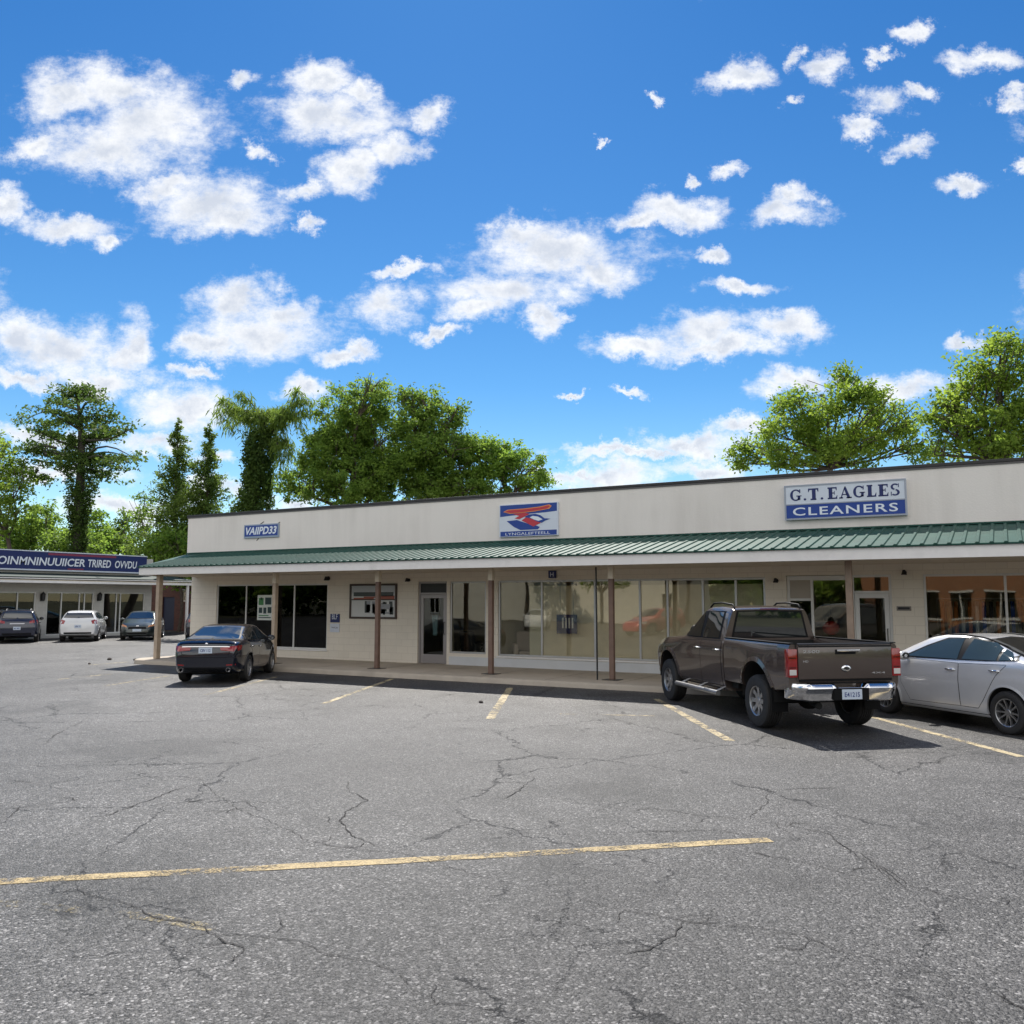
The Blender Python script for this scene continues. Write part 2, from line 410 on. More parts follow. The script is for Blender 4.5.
# unseen sky behind the camera: extra bright broken cumulus added to lift the shaded front
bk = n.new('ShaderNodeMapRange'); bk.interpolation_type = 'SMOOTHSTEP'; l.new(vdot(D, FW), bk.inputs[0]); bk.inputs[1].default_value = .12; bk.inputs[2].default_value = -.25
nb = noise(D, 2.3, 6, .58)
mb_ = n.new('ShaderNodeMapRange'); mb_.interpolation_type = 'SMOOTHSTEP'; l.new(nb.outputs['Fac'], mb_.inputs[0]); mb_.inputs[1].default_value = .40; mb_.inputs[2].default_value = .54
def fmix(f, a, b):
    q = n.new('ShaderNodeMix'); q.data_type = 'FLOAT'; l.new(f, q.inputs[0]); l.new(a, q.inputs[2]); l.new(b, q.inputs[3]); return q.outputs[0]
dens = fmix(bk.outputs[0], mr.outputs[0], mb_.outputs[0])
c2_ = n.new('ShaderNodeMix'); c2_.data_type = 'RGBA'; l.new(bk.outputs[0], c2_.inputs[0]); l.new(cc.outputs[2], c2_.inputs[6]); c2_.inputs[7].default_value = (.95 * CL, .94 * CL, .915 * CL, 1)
fin = n.new('ShaderNodeMix'); fin.data_type = 'RGBA'
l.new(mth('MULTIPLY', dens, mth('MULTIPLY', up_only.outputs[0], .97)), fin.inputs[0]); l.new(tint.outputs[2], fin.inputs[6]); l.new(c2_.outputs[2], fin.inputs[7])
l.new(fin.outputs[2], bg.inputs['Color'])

cd = bpy.data.cameras.new('camera'); cd.sensor_width = 36; cd.lens = FPX / 1024 * 36; cd.clip_start = .1; cd.clip_end = 3000
co = bpy.data.objects.new('camera', cd); COL.objects.link(co); co.location = (0, 0, EYE); co.rotation_euler = (R(90) + PITCH, 0, TH)
SC.camera = co
vs_ = SC.view_settings; vs_.view_transform = 'Standard'; vs_.look = 'None'; vs_.gamma = 1; vs_.exposure = 0.65; vs_.use_curve_mapping = False
SC.cycles.max_bounces = 6; SC.cycles.transparent_max_bounces = 16

# ================================================================== shared materials
M = {}
M['stucco'] = stucco_mat('parapet_render', (.80, .74, .69), .28)
M['block'] = block_mat('painted_block', (.78, .71, .60), .41, .205, .008, colvar=.02, mcol=(.69, .62, .52), bump=.3, dirt=.16, stain=(.42, .38, .31))
M['cap'] = mat('coping_metal', (.035, .032, .032), .45, .3)
M['white_trim'] = mat('white_trim', (.80, .77, .745), .55, var=.08, vscale=2, dirt=.3, dcol=(.32, .3, .28), dscale=2)
M['soffit'] = mat('soffit_board', (.66, .57, .45), .8, var=.05)
M['green_roof'] = mat('green_roof_metal', (.019, .070, .054), .55, .0, spec=.2, var=.18, vscale=4, dirt=.25, dcol=(.06, .12, .10), dscale=6)
M['post'] = mat('brown_post', (.17, .105, .078), .6, var=.15, vscale=6)
M['post_mid'] = mat('mid_brown_post', (.30, .22, .165), .65, var=.15, vscale=6)
M['post_tan'] = mat('tan_post', (.42, .33, .245), .65, var=.15, vscale=6)
M['alu'] = mat('aluminium_frame', (.50, .49, .48), .38, .6, var=.05)
M['white_frame'] = mat('white_frame', (.70, .69, .66), .5)
M['bronze'] = mat('bronze_frame', (.25, .22, .195), .5, .2)
M['black'] = mat('black_plastic', (.015, .015, .016), .45)
M['dark'] = mat('dark_interior', (.03, .028, .026), .9)
M['int_beige'] = mat('interior_beige', (.62, .55, .42), .85, var=.06)
M['int_floor'] = mat('interior_floor', (.2, .17, .13), .5, var=.15)
M['navy'] = mat('navy_paint', (.005, .014, .11), .4)
M['signblue'] = mat('sign_blue', (.008, .045, .27), .4)
M['signwhite'] = mat('sign_white', (.64, .68, .76), .45, dirt=.2, dcol=(.4, .42, .46), dscale=3)
M['letter_white'] = mat('letter_white', (.74, .78, .85), .45)
M['signred'] = mat('sign_red', (.5, .03, .05), .4)
M['signorange'] = mat('sign_orange', (.75, .25, .06), .4)
M['glass'] = glass_mat('window_glass', (.72, .74, .68), 1.75, wob=.16, rough=.015, refl=(1, .94, .80))
M['glass_dark'] = glass_mat('tinted_glass', (.10, .11, .13), 1.36, wob=.05)
M['glass_door'] = glass_mat('door_glass', (.45, .5, .46), 1.5, wob=.03)
M['glass_refl'] = glass_mat('bright_window_glass', (.85, .83, .74), 2.0, wob=.22, rough=.02, refl=(1, .93, .76))

# ================================================================== ground
def asphalt():
    m = bpy.data.materials.new('asphalt'); n, l = nt(m); b = n['Principled BSDF']
    tc = n.new('ShaderNodeTexCoord'); P = tc.outputs['Object']
    def N(s, d=6, r=.6):
        q = n.new('ShaderNodeTexNoise'); q.inputs['Scale'].default_value = s; q.inputs['Detail'].default_value = d; q.inputs['Roughness'].default_value = r; l.new(P, q.inputs['Vector']); return q
    def V(s, feat='F1'):
        q = n.new('ShaderNodeTexVoronoi'); q.inputs['Scale'].default_value = s; q.feature = feat; l.new(P, q.inputs['Vector']); return q
    def MR(x, a, b_, c, d, sm=False):
        q = n.new('ShaderNodeMapRange'); l.new(x, q.inputs[0])
        for i, v in enumerate((a, b_, c, d)): q.inputs[1 + i].default_value = v
        if sm: q.interpolation_type = 'SMOOTHSTEP'
        return q.outputs[0]
    def MT(op, a, c):
        q = n.new('ShaderNodeMath'); q.operation = op
        for i, s in enumerate((a, c)):
            if isinstance(s, (int, float)): q.inputs[i].default_value = s
            else: l.new(s, q.inputs[i])
        return q.outputs[0]
    v1 = V(66); v2 = V(160)
    sx = n.new('ShaderNodeSeparateColor'); l.new(v1.outputs['Color'], sx.inputs[0])
    sy = n.new('ShaderNodeSeparateColor'); l.new(v2.outputs['Color'], sy.inputs[0])
    g1 = MR(sx.outputs[0], .0, 1, .15, 1.8); g1b = MT('POWER', sx.outputs[1], 8.0)
    g2 = MR(sy.outputs[0], .0, 1, .55, 1.45)
    grain = MT('ADD', MT('MULTIPLY', g1, g2), MT('MULTIPLY', g1b, 4.4))
    # gaps between stones stay dark
    gap = MR(v1.outputs['Distance'], .35, .75, 1.0, .62)
    grain = MT('MULTIPLY', grain, gap)
    big = MR(N(.16, 7, .6).outputs['Fac'], .32, .68, .56, 1.36)
    mid = MR(N(1.1, 8, .68).outputs['Fac'], .3, .7, .74, 1.24)
    fine = MR(N(9, 5, .6).outputs['Fac'], .3, .7, .85, 1.15)
    val = MT('MULTIPLY', MT('MULTIPLY', big, mid), MT('MULTIPLY', fine, grain))
    # oil and tar stains
    st = MR(N(.42, 6, .55).outputs['Fac'], .51, .66, 1.0, .48, True)
    val = MT('MULTIPLY', val, st)
    # hairline cracks, only here and there
    wv = n.new('ShaderNodeVectorMath'); wv.operation = 'MULTIPLY_ADD'; l.new(N(2.6, 7, .7).outputs['Color'], wv.inputs[0]); wv.inputs[1].default_value = (.7, .7, 0); l.new(P, wv.inputs[2])
    def crackset(scale, width, nscale, lo, hi):
        ve = n.new('ShaderNodeTexVoronoi'); ve.feature = 'DISTANCE_TO_EDGE'; ve.inputs['Scale'].default_value = scale; l.new(wv.outputs[0], ve.inputs['Vector'])
        c = MR(ve.outputs['Distance'], 0, width, 1, 0)
        return MT('MULTIPLY', c, MR(N(nscale, 4, .6).outputs['Fac'], lo, hi, 0, 1, True))
    cr = MT('MAXIMUM', MT('MAXIMUM', crackset(.36, .0045, .3, .44, .56), crackset(2.9, .012, .45, .60, .70)), crackset(1.1, .007, .5, .54, .66))
    hole = MT('SUBTRACT', 1, MT('MULTIPLY', cr, .8))
    val = MT('MULTIPLY', val, hole)
    hs = n.new('ShaderNodeHueSaturation'); hs.inputs['Color'].default_value = (.0545, .0525, .0515, 1); l.new(val, hs.inputs['Value'])
    l.new(hs.outputs[0], b.inputs['Base Color'])
    l.new(MR(sy.outputs[1], 0, 1, .4, .75), b.inputs['Roughness']); b.inputs['Specular IOR Level'].default_value = .38
    hgt = MT('ADD', MT('MULTIPLY', MT('SUBTRACT', .8, v1.outputs['Distance']), .7), MT('MULTIPLY', MT('SUBTRACT', .8, v2.outputs['Distance']), .35))
    hgt = MT('SUBTRACT', hgt, MT('MULTIPLY', cr, 1.5))
    hgt = MT('ADD', hgt, MT('MULTIPLY', N(9, 5, .6).outputs['Fac'], .8))
    bp = n.new('ShaderNodeBump'); bp.inputs['Strength'].default_value = .75; bp.inputs['Distance'].default_value = .012
    l.new(hgt, bp.inputs['Height']); l.new(bp.outputs[0], b.inputs['Normal'])
    return m
M['asphalt'] = asphalt()
M['earth'] = mat('earth', (.09, .09, .045), .9, var=.3, vscale=.4)
tag(MB().add([(-900, -900, -.03), (900, -900, -.03), (900, 900, -.03), (-900, 900, -.03)], [(0, 1, 2, 3)]).build('ground', M['earth']), kind='structure')
tag(MB().add([(-75, -45, 0), (45, -45, 0), (45, 60, 0), (-75, 60, 0)], [(0, 1, 2, 3)]).build('parking_lot', M['asphalt']), kind='structure')

def paint_mat(name, col, lo, hi, seed):
    m = bpy.data.materials.new(name); n, l = nt(m); b = n['Principled BSDF']; out = n['Material Output']
    b.inputs['Roughness'].default_value = .7
    tc = n.new('ShaderNodeTexCoord'); mp = n.new('ShaderNodeMapping'); mp.inputs['Location'].default_value = (seed, seed * 2, 0); l.new(tc.outputs['Object'], mp.inputs[0])
    a = n.new('ShaderNodeTexNoise'); a.inputs['Scale'].default_value = 7; a.inputs['Detail'].default_value = 10; a.inputs['Roughness'].default_value = .72; l.new(mp.outputs[0], a.inputs['Vector'])
    c = n.new('ShaderNodeTexNoise'); c.inputs['Scale'].default_value = 1.2; c.inputs['Detail'].default_value = 4; l.new(mp.outputs[0], c.inputs['Vector'])
    v = n.new('ShaderNodeTexVoronoi'); v.inputs['Scale'].default_value = 62; l.new(tc.outputs['Object'], v.inputs['Vector'])
    s1 = n.new('ShaderNodeMath'); s1.operation = 'MULTIPLY_ADD'; s1.inputs[1].default_value = .6; l.new(c.outputs['Fac'], s1.inputs[0]); l.new(a.outputs['Fac'], s1.inputs[2])
    s2 = n.new('ShaderNodeMath'); s2.operation = 'MULTIPLY_ADD'; s2.inputs[1].default_value = -.22; l.new(v.outputs['Distance'], s2.inputs[0]); l.new(s1.outputs[0], s2.inputs[2])
    mr = n.new('ShaderNodeMapRange'); mr.inputs[1].default_value = lo; mr.inputs[2].default_value = hi; l.new(s2.outputs[0], mr.inputs[0])
    sc_ = n.new('ShaderNodeSeparateColor'); l.new(v.outputs['Color'], sc_.inputs[0])
    mv = n.new('ShaderNodeMapRange'); mv.inputs[3].default_value = .65; mv.inputs[4].default_value = 1.2; l.new(sc_.outputs[0], mv.inputs[0])
    hs = n.new('ShaderNodeHueSaturation'); hs.inputs['Color'].default_value = (*col, 1); l.new(mv.outputs[0], hs.inputs['Value']); l.new(hs.outputs[0], b.inputs['Base Color'])
    tr = n.new('ShaderNodeBsdfTransparent'); mx = n.new('ShaderNodeMixShader')
    l.new(mr.outputs[0], mx.inputs[0]); l.new(tr.outputs[0], mx.inputs[1]); l.new(b.outputs[0], mx.inputs[2]); l.new(mx.outputs[0], out.inputs[0])
    bp = n.new('ShaderNodeBump'); bp.inputs['Strength'].default_value = .6; bp.inputs['Distance'].default_value = .01; bp.invert = True
    l.new(v.outputs['Distance'], bp.inputs['Height']); l.new(bp.outputs[0], b.inputs['Normal'])
    return m
M['yellow'] = paint_mat('worn_yellow_paint', (.37, .275, .13), .54, .72, 0)
M['yellow_faint'] = paint_mat('faint_yellow_paint', (.36, .29, .15), .68, .90, 3.3)
M['stall'] = paint_mat('stall_line_paint', (.42, .34, .20), .56, .72, 7.1)
M['stall_faint'] = paint_mat('faint_stall_paint', (.44, .36, .22), .62, .80, 5.1)

def strip(name, pts, w, m, z=.004):
    pts = [np.array(p[:2], float) for p in pts]; dense = []
    for a, b in zip(pts[:-1], pts[1:]):
        k = max(2, int(np.linalg.norm(b - a) / .12))
        dense += [a + (b - a) * i / k for i in range(k)]
    dense.append(pts[-1]); vs = []; fs = []
    for i, p in enumerate(dense):
        t = dense[min(i + 1, len(dense) - 1)] - dense[max(i - 1, 0)]; t /= np.linalg.norm(t); nn = np.array([-t[1], t[0]])
        a = w / 2 * (1 + random.uniform(-.12, .12)); b = w / 2 * (1 + random.uniform(-.12, .12))
        vs += [(*(p + nn * a), z), (*(p - nn * b), z)]
    for i in range(len(dense) - 1): fs.append((2 * i, 2 * i + 1, 2 * i + 3, 2 * i + 2))
    return tag(MB().add(vs, fs).build(name, m), kind='structure')
strip('painted_line', [(-7.6, 2.75), G(0, 882), G(400, 861), G(770, 840)], .135, M['yellow'])
strip('painted_line', [(-7.0, 3.05), G(0, 903), G(150, 917), G(215, 929)], .11, M['yellow_faint'])
for a, b, ww, mm in [((323, 704), (392, 679), .12, 'stall'), ((490, 719), (510, 688), .15, 'stall'), ((730, 741), (656, 699), .14, 'stall'),
                 ((1022, 757), (868, 716), .13, 'stall'), ((206, 695), (276, 677), .12, 'stall_faint'), ((105, 686), (168, 676), .12, 'stall_faint'),
                 ((58, 679.5), (112, 674), .12, 'stall_faint'), ((655, 716), (560, 714), .08, 'stall_faint'), ((90, 665), (128, 662), .14, 'stall_faint')]:
    strip('parking_line', [G(*a), G(*b)], ww, M[mm])

# open cracks, as they run in the photo
M['crack'] = mat('crack_dark', (.022, .020, .019), .95)
CR = [[(0,780),(30,783),(70,790)],[(60,822),(110,815),(150,800),(175,790),(200,784)],[(157,776),(180,777),(203,779)],[(203,780),(218,796),(232,806),(250,814),(270,822),(290,830),(305,840),(330,846),(365,850),(400,853),(430,862),(480,876),(530,888)],
 [(240,798),(262,812),(290,814),(340,818)],[(345,780),(352,793),(368,800),(345,812),(340,820),(355,838),(385,848)],[(72,872),(76,886),(90,896),(120,902),(150,915),(195,926),(215,934),(260,936),(300,942),(330,956),(372,962),(400,975),(420,992),(424,1010)],
 [(215,934),(232,944),(245,950)],[(20,806),(8,820),(0,826)],[(768,790),(768,803),(756,812),(750,820)],[(750,820),(700,816),(650,808)],[(750,820),(790,826),(830,834),(850,852),(880,868),(906,890)],[(838,842),(870,860),(905,884),(950,896),(1000,905),(1024,908)],
 [(906,889),(895,884),(880,872),(858,858),(836,840)],[(560,895),(600,906),(620,909),(650,914),(690,922),(720,927),(760,928),(805,936),(830,948),(870,956),(930,972),(980,986),(1024,994)],[(686,921),(675,936),(650,950),(620,955)],[(770,790),(840,788)],
 [(600,833),(640,832),(720,830),(760,838)],[(500,800),(520,790),(536,776)],[(740,850),(800,862),(880,882)],[(0,810),(60,803),(108,797)],[(50,752),(100,748),(160,740)],[(45,745),(55,735),(85,720)],[(424,1010),(440,1002),(500,1012)]]
def crack_mesh():
    mb = MB(); rg = random.Random(5)
    for pl in CR:
        P = [np.array(p[:2]) if len(p) == 3 else G(*p)[:2] for p in pl]; pts = []
        for a, b in zip(P[:-1], P[1:]):
            L = np.linalg.norm(b - a); k = max(2, int(L / .035)); t = (b - a) / L; nn = np.array([-t[1], t[0]]); off = 0
            for i in range(k):
                off = off * .75 + rg.uniform(-.014, .014)
                pts.append(a + (b - a) * i / k + nn * off * (1 if 0 < i else .3))
        pts.append(P[-1]); n_ = len(pts); wv = .5
        vs = []; fs = []
        for i, p in enumerate(pts):
            t = pts[min(i + 1, n_ - 1)] - pts[max(i - 1, 0)]; t = t / (np.linalg.norm(t) + 1e-9); nn = np.array([-t[1], t[0]])
            wv = min(1, max(.08, wv + rg.uniform(-.22, .22)))
            e = min(1, 6 * i / n_, 6 * (n_ - 1 - i) / n_)
            w_ = (.002 + .0045 * wv * wv) * (.15 + .85 * e)
            vs += [(*(p + nn * w_), .0055), (*(p - nn * w_), .0055)]
        for i in range(n_ - 1): fs.append((2 * i, 2 * i + 1, 2 * i + 3, 2 * i + 2))
        mb.add(vs, fs)
    return mb
rg_ = random.Random(21)                       # side branches off the main cracks
for pl in list(CR):
    Q = [G(*p)[:2] for p in pl]
    for a, b in zip(Q[:-1], Q[1:]):
        for _ in range(2):
            if rg_.random() < .2:
                t = b - a; L = np.linalg.norm(t); t = t / L; s = rg_.choice((-1, 1)); nn = np.array([-t[1], t[0]]) * s; p0 = a + (b - a) * rg_.random(); m_ = rg_.uniform(.1, .35)
                p1 = p0 + nn * m_ * .6 + t * m_ * rg_.uniform(-.3, .6); p2 = p1 + nn * m_ * .5 + t * m_ * rg_.uniform(-.6, .8)
                CR.append([(*p0, 0), (*p1, 0), (*p2, 0)])
tag(crack_mesh().build('pavement_cracks', M['crack']), kind='structure')

# walkway with a worn kerb edge
M['concrete'] = mat('concrete', (.42, .36, .29), .8, var=.16, vscale=1.6, bump=.3, bscale=50, dirt=.45, dcol=(.17, .15, .125), dscale=1.6)
def walkway():
    mb = MB(); rg = random.Random(3); xs = np.arange(-24.6, 7.3, .14); a = b = 0; rows = []
    for x in xs:
        a = a * .8 + rg.uniform(-.012, .012); b = b * .7 + rg.uniform(-.012, .012)
        chip = .05 if rg.random() < .06 else 0
        e = max(0, 1 - (x + 24.6) / .6) ** 2 * .55        # rounded left end
        y = 18.3 + a + e
        rows.append([(x, y - .02, 0), (x, y, .075 + b * .6), (x, y + .015 + chip, .108 + b * .5 - chip * .3), (x, y + .05 + chip, .128), (x, y + .12 + chip, .13), (x, 21.62, .13)])
    m = len(rows[0]); vs = [p for r in rows for p in r]; fs = []
    for i in range(len(rows) - 1):
        for j in range(m - 1): fs.append((i * m + j, (i + 1) * m + j, (i + 1) * m + j + 1, i * m + j + 1))
    mb.add(vs, fs)
    mb.add([rows[0][0], rows[0][1], rows[0][2], rows[0][3], rows[0][4], rows[0][5], (-24.6, 21.62, 0)], [tuple(range(7))])
    return mb
tag(walkway().build('walkway', M['concrete'], smooth=50), kind='structure')
M['joint'] = mat('joint_dark', (.09, .08, .07), .9)
jm = MB()
for x in np.arange(-22.4, 7, 1.83): jm.add([(x, 18.42, .1335), (x + .012, 18.42, .1335), (x + .012, 21.38, .1335), (x, 21.38, .1335)], [(0, 1, 2, 3)])
tag(jm.build('walkway_joints', M['joint']), kind='structure')

# ================================================================== the shop building
BX0, BX1, WY = -25.3, 7.0, 21.4
B = thing('shop_building', 'long low beige block shop building with a green metal canopy on posts', 'building', (-9, 21.4, 0))
def part(mb, name, m, parent=B, **k): return mb.build(name, m, parent, world=True, **k)
xw = lambda px, py=580: float(PY(px, py, WY)[0])
W1 = (xw(217), xw(328), .42, 2.53); D1 = (xw(418), xw(447), .13, 2.55); W2 = (xw(450), xw(486), .46, 2.54)
W3 = (xw(498), xw(765), .43, 2.55); E1 = (xw(786), xw(891), .13, 2.58); W4 = (xw(923), 4.0, .45, 2.57)
HOLES = [W1, D1, W2, W3, E1, W4]
P_front = lambda u, z, d: (u, WY + d, z)
part(wall_mesh(MB(), BX0, BX1, .13, 2.95, HOLES, P_front, .2), 'front_wall', M['block'])
mb = MB(); mb.box((BX0, WY + .2, 0), (BX0 + .2, 36, 4.4)); part(mb, 'end_wall', M['block'])
mb = MB(); mb.box((BX1 - .2, WY + .2, 0), (BX1, 36, 4.4)); part(mb, 'end_wall', M['block'])
mb = MB(); mb.box((BX0 + .2, 35.8, 0), (BX1 - .2, 36, 4.4)); part(mb, 'rear_wall', M['block'])
mb = MB(); mb.box((BX0 + .2, 21.6, 4.15), (BX1 - .2, 35.8, 4.3)); part(mb, 'roof', mat('roof_gravel', (.2, .19, .18), .9, var=.2))
# parapet with its coping
mb = MB(); mb.box((-25.3, 21.15, 2.97), (7.2, 21.395, 4.93)); par = part(mb, 'parapet', M['stucco'])
mb = MB(); mb.box((-25.33, 21.11, 4.93), (7.25, 21.46, 5.0)); part(mb, 'coping', M['cap'], par, bevel=.008)
mb = MB(); mb.box((-25.33, 21.13, 4.885), (7.25, 21.147, 4.928)); part(mb, 'coping_flashing', mat('flashing', (.12, .11, .11), .5, .3), par)

# canopy: sheet with raised ribs, fascia, soffit
CY0, CY1, CZ0, CZ1 = 18.38, 21.145, 3.06, 3.62
def cz(y): return CZ0 + (CZ1 - CZ0) * (y - CY0) / (CY1 - CY0)
def cxl(y): return -24.3 + (-25.25 + 24.3) * (y - CY0) / (CY1 - CY0)
mb = MB()
q = [(cxl(CY0), CY0), (7.2, CY0), (7.2, CY1), (cxl(CY1), CY1)]
mb.add([(x, y, cz(y)) for x, y in q] + [(x, y, cz(y) - .03) for x, y in q], [(0, 1, 2, 3), (7, 6, 5, 4), (0, 4, 5, 1), (1, 5, 6, 2), (2, 6, 7, 3), (3, 7, 4, 0)])
x = -24.2
while x < 7.1:
    pr = [(-.042, .0), (-.022, .026), (.022, .026), (.042, .0)]
    ys = [(CY0 - .012, 0)] + [(CY1 - .003, 0)]
    vs = []
    for y, _ in ys: vs += [(x + a, y, cz(y) + h) for a, h in pr]
    mb.add(vs, [(0, 1, 5, 4), (1, 2, 6, 5), (2, 3, 7, 6), (0, 3, 2, 1), (4, 5, 6, 7)])
    x += .235
roofc = part(mb, 'canopy_roof', M['green_roof'])
mb = MB(); mb.box((-25.24, 21.06, 3.622), (7.2, 21.148, 3.66)); part(mb, 'flashing', M['green_roof'], roofc)
mb = MB(); mb.prism([(-24.27, 18.43), (7.2, 18.43), (7.2, 18.47), (-24.23, 18.47)], 2.80, 3.026, 'z')
part(mb, 'fascia', M['white_trim'])
mb = MB()      # gable end board
e = [(cxl(18.47) + .02, 18.472), (cxl(21.14) + .02, 21.14)]
mb.add([(e[0][0], e[0][1], 2.80), (e[1][0], e[1][1], 2.80), (e[1][0], e[1][1], cz(21.14) - .032), (e[0][0], e[0][1], cz(18.47) - .032),
        (e[0][0] + .04, e[0][1], 2.80), (e[1][0] + .04, e[1][1], 2.80), (e[1][0] + .04, e[1][1], cz(21.14) - .032), (e[0][0] + .04, e[0][1], cz(18.47) - .032)],
       [(0, 1, 2, 3), (7, 6, 5, 4), (0, 4, 5, 1), (1, 5, 6, 2), (2, 6, 7, 3), (3, 7, 4, 0)])
part(mb, 'end_board', M['white_trim'])
mb = MB(); mb.add([(-24.2, 18.475, 2.81), (7.18, 18.475, 2.81), (7.18, 21.395, 2.81), (-25.15, 21.395, 2.81), (-24.2, 18.475, 2.83), (7.18, 18.475, 2.83), (7.18, 21.395, 2.83), (-25.15, 21.395, 2.83)],
                  [(0, 1, 2, 3), (7, 6, 5, 4), (0, 4, 5, 1), (1, 5, 6, 2), (2, 6, 7, 3), (3, 7, 4, 0)])
part(mb, 'soffit', M['soffit'])
POSTS = [(-23.72, 18.8, .15, 'post_tan', 0), (-19.05, 19.2, .125, 'post_tan', 1), (-15.18, 19.2, .115, 'post', 1), (-11.53, 19.2, .115, 'post', 1), (-8.2, 19.2, .115, 'post', 1), (-2.87, 19.2, .13, 'post_mid', 2), (2.6, 19.2, .13, 'post_mid', 2)]
for (x, y, w_, mm, kind) in POSTS:
    h = w_ / 2; top = 2.5 if kind == 1 else 2.809
    mb = MB(); mb.box((x - h, y - h, .14), (x + h, y + h, top)); p = part(mb, 'canopy_post', M[mm], bevel=.008)
    if kind == 1:
        mb = MB(); mb.box((x - h - .01, y - h - .01, 2.501), (x + h + .01, y + h + .01, 2.809)); part(mb, 'post_head', M['soffit'], p, bevel=.006)
        mb = MB(); mb.box((x - .2, y - .17, .1302), (x + .2, y + .17, .142)); part(mb, 'base_plate', M['cap'], p)

# windows: frames with real depth, panes a part each
def frame_box(mb, x0, x1, z0, z1, y0=WY + .03, y1=WY + .10): mb.box((x0, y0, z0), (x1, y1, z1))
def window(name, hole, edges, gm, fm=None, fw=.05, rails=(), sill=True, parent=B):
    x0, x1, z0, z1 = hole; fm = fm or M['white_frame']
    mb = MB()
    frame_box(mb, x0 + .002, x0 + fw, z0 + .002, z1 - .002); frame_box(mb, x1 - fw, x1 - .002, z0 + .002, z1 - .002)
    frame_box(mb, x0 + fw, x1 - fw, z0 + .002, z0 + fw); frame_box(mb, x0 + fw, x1 - fw, z1 - fw, z1 - .002)
    for e in edges: frame_box(mb, e - fw / 2, e + fw / 2, z0 + fw, z1 - fw, WY + .032, WY + .098)
    es = [x0 + fw] + sorted(edges) + [x1 - fw]
    for (a, b, z, t) in rails: frame_box(mb, a, b, z - t / 2, z + t / 2, WY + .034, WY + .096)
    f = part(mb, name, fm, parent, bevel=.004)
    for i in range(len(es) - 1):
        a = es[i] + (fw / 2 if i else 0) - .004; b = es[i + 1] - (fw / 2 if i < len(es) - 2 else 0) + .004
        mb = MB(); mb.box((a, WY + .06, z0 + fw - .004), (b, WY + .066, z1 - fw + .004)); part(mb, 'pane', gm[i] if isinstance(gm, list) else gm, f)
    if sill:
        mb = MB(); mb.box((x0 - .04, WY - .035, z0 - .045), (x1 + .04, WY - .002, z0 - .002)); part(mb, 'sill', M['white_trim'], f, bevel=.005)
    return f
window('window', W1, [xw(246), xw(273.5), xw(294)], M['glass_dark'])
window('window', W2, [], M['glass'], M['alu'], sill=False)
wn3 = window('window', W3, [xw(541), xw(594), xw(639), xw(666.6), xw(702), xw(735)], [M['glass'], M['glass_refl'], M['glass_refl'], M['glass_refl'], M['glass_refl'], M['glass'], M['glass']], M['alu'], fw=.055)
window('window', W4, [xw(1005), 1.35, 2.7], M['glass'], rails=[(W4[0] + .05, 3.95, 1.13, .06)])
# pale knee wall under the long shop windows
mb = MB(); mb.box((W2[0], WY - .03, .131), (W3[1] + .02, WY - .002, .37)); part(mb, 'knee_wall', mat('knee_wall_paint', (.62, .63, .64), .6, dirt=.25, dcol=(.4, .38, .35)))

def door(x0, x1, z0, z1, zt, fm, slabm, glassm, transom_m, hinge_right=True, fw=.06):
    """aluminium shop door: frame, transom, leaf with a glazed panel, pull handle"""
    mb = MB(); y0, y1 = WY + .05, WY + .14
    mb.box((x0 + .002, y0, z0), (x0 + fw, y1, z1 - .002)); mb.box((x1 - fw, y0, z0), (x1 - .002, y1, z1 - .002)); mb.box((x0 + fw, y0, z1 - fw), (x1 - fw, y1, z1 - .002))
    mb.box((x0 + fw, y0, zt), (x1 - fw, y1, zt + fw * .8))
    f = part(mb, 'door_frame', fm, bevel=.004)
    mb = MB(); mb.box((x0 + fw - .003, y0 + .03, zt + fw * .8 - .003), (x1 - fw + .003, y0 + .036, z1 - fw + .003)); part(mb, 'transom', transom_m, f)
    a, b = x0 + fw + .006, x1 - fw - .006; st = .10; lo, hi = z0 + .008, zt - .006
    mb = MB(); mb.box((a, y0 + .02, lo), (a + st, y0 + .065, hi)); mb.box((b - st, y0 + .02, lo), (b, y0 + .065, hi)); mb.box((a + st, y0 + .02, lo), (b - st, y0 + .065, lo + .26)); mb.box((a + st, y0 + .02, hi - .11), (b - st, y0 + .065, hi))
    d = part(mb, 'door', slabm, bevel=.004)
    mb = MB(); mb.box((a + st - .003, y0 + .04, lo + .257), (b - st + .003, y0 + .046, hi - .107)); part(mb, 'pane', glassm, d)
    hx = (b - st * .5) if hinge_right else (a + st * .5)
    mb = MB(); mb.tube([(hx, y0 + .02, 1.0), (hx, y0 - .03, 1.0), (hx, y0 - .03, 1.35), (hx, y0 + .02, 1.35)], .011, 8); part(mb, 'handle', M['black'], d, smooth=40)
    return d
M['door_metal'] = mat('door_metal', (.34, .31, .30), .4, .4)
door(D1[0], D1[1], .131, 2.55, 2.17, M['door_metal'], M['door_metal'], M['glass_door'], M['black'])
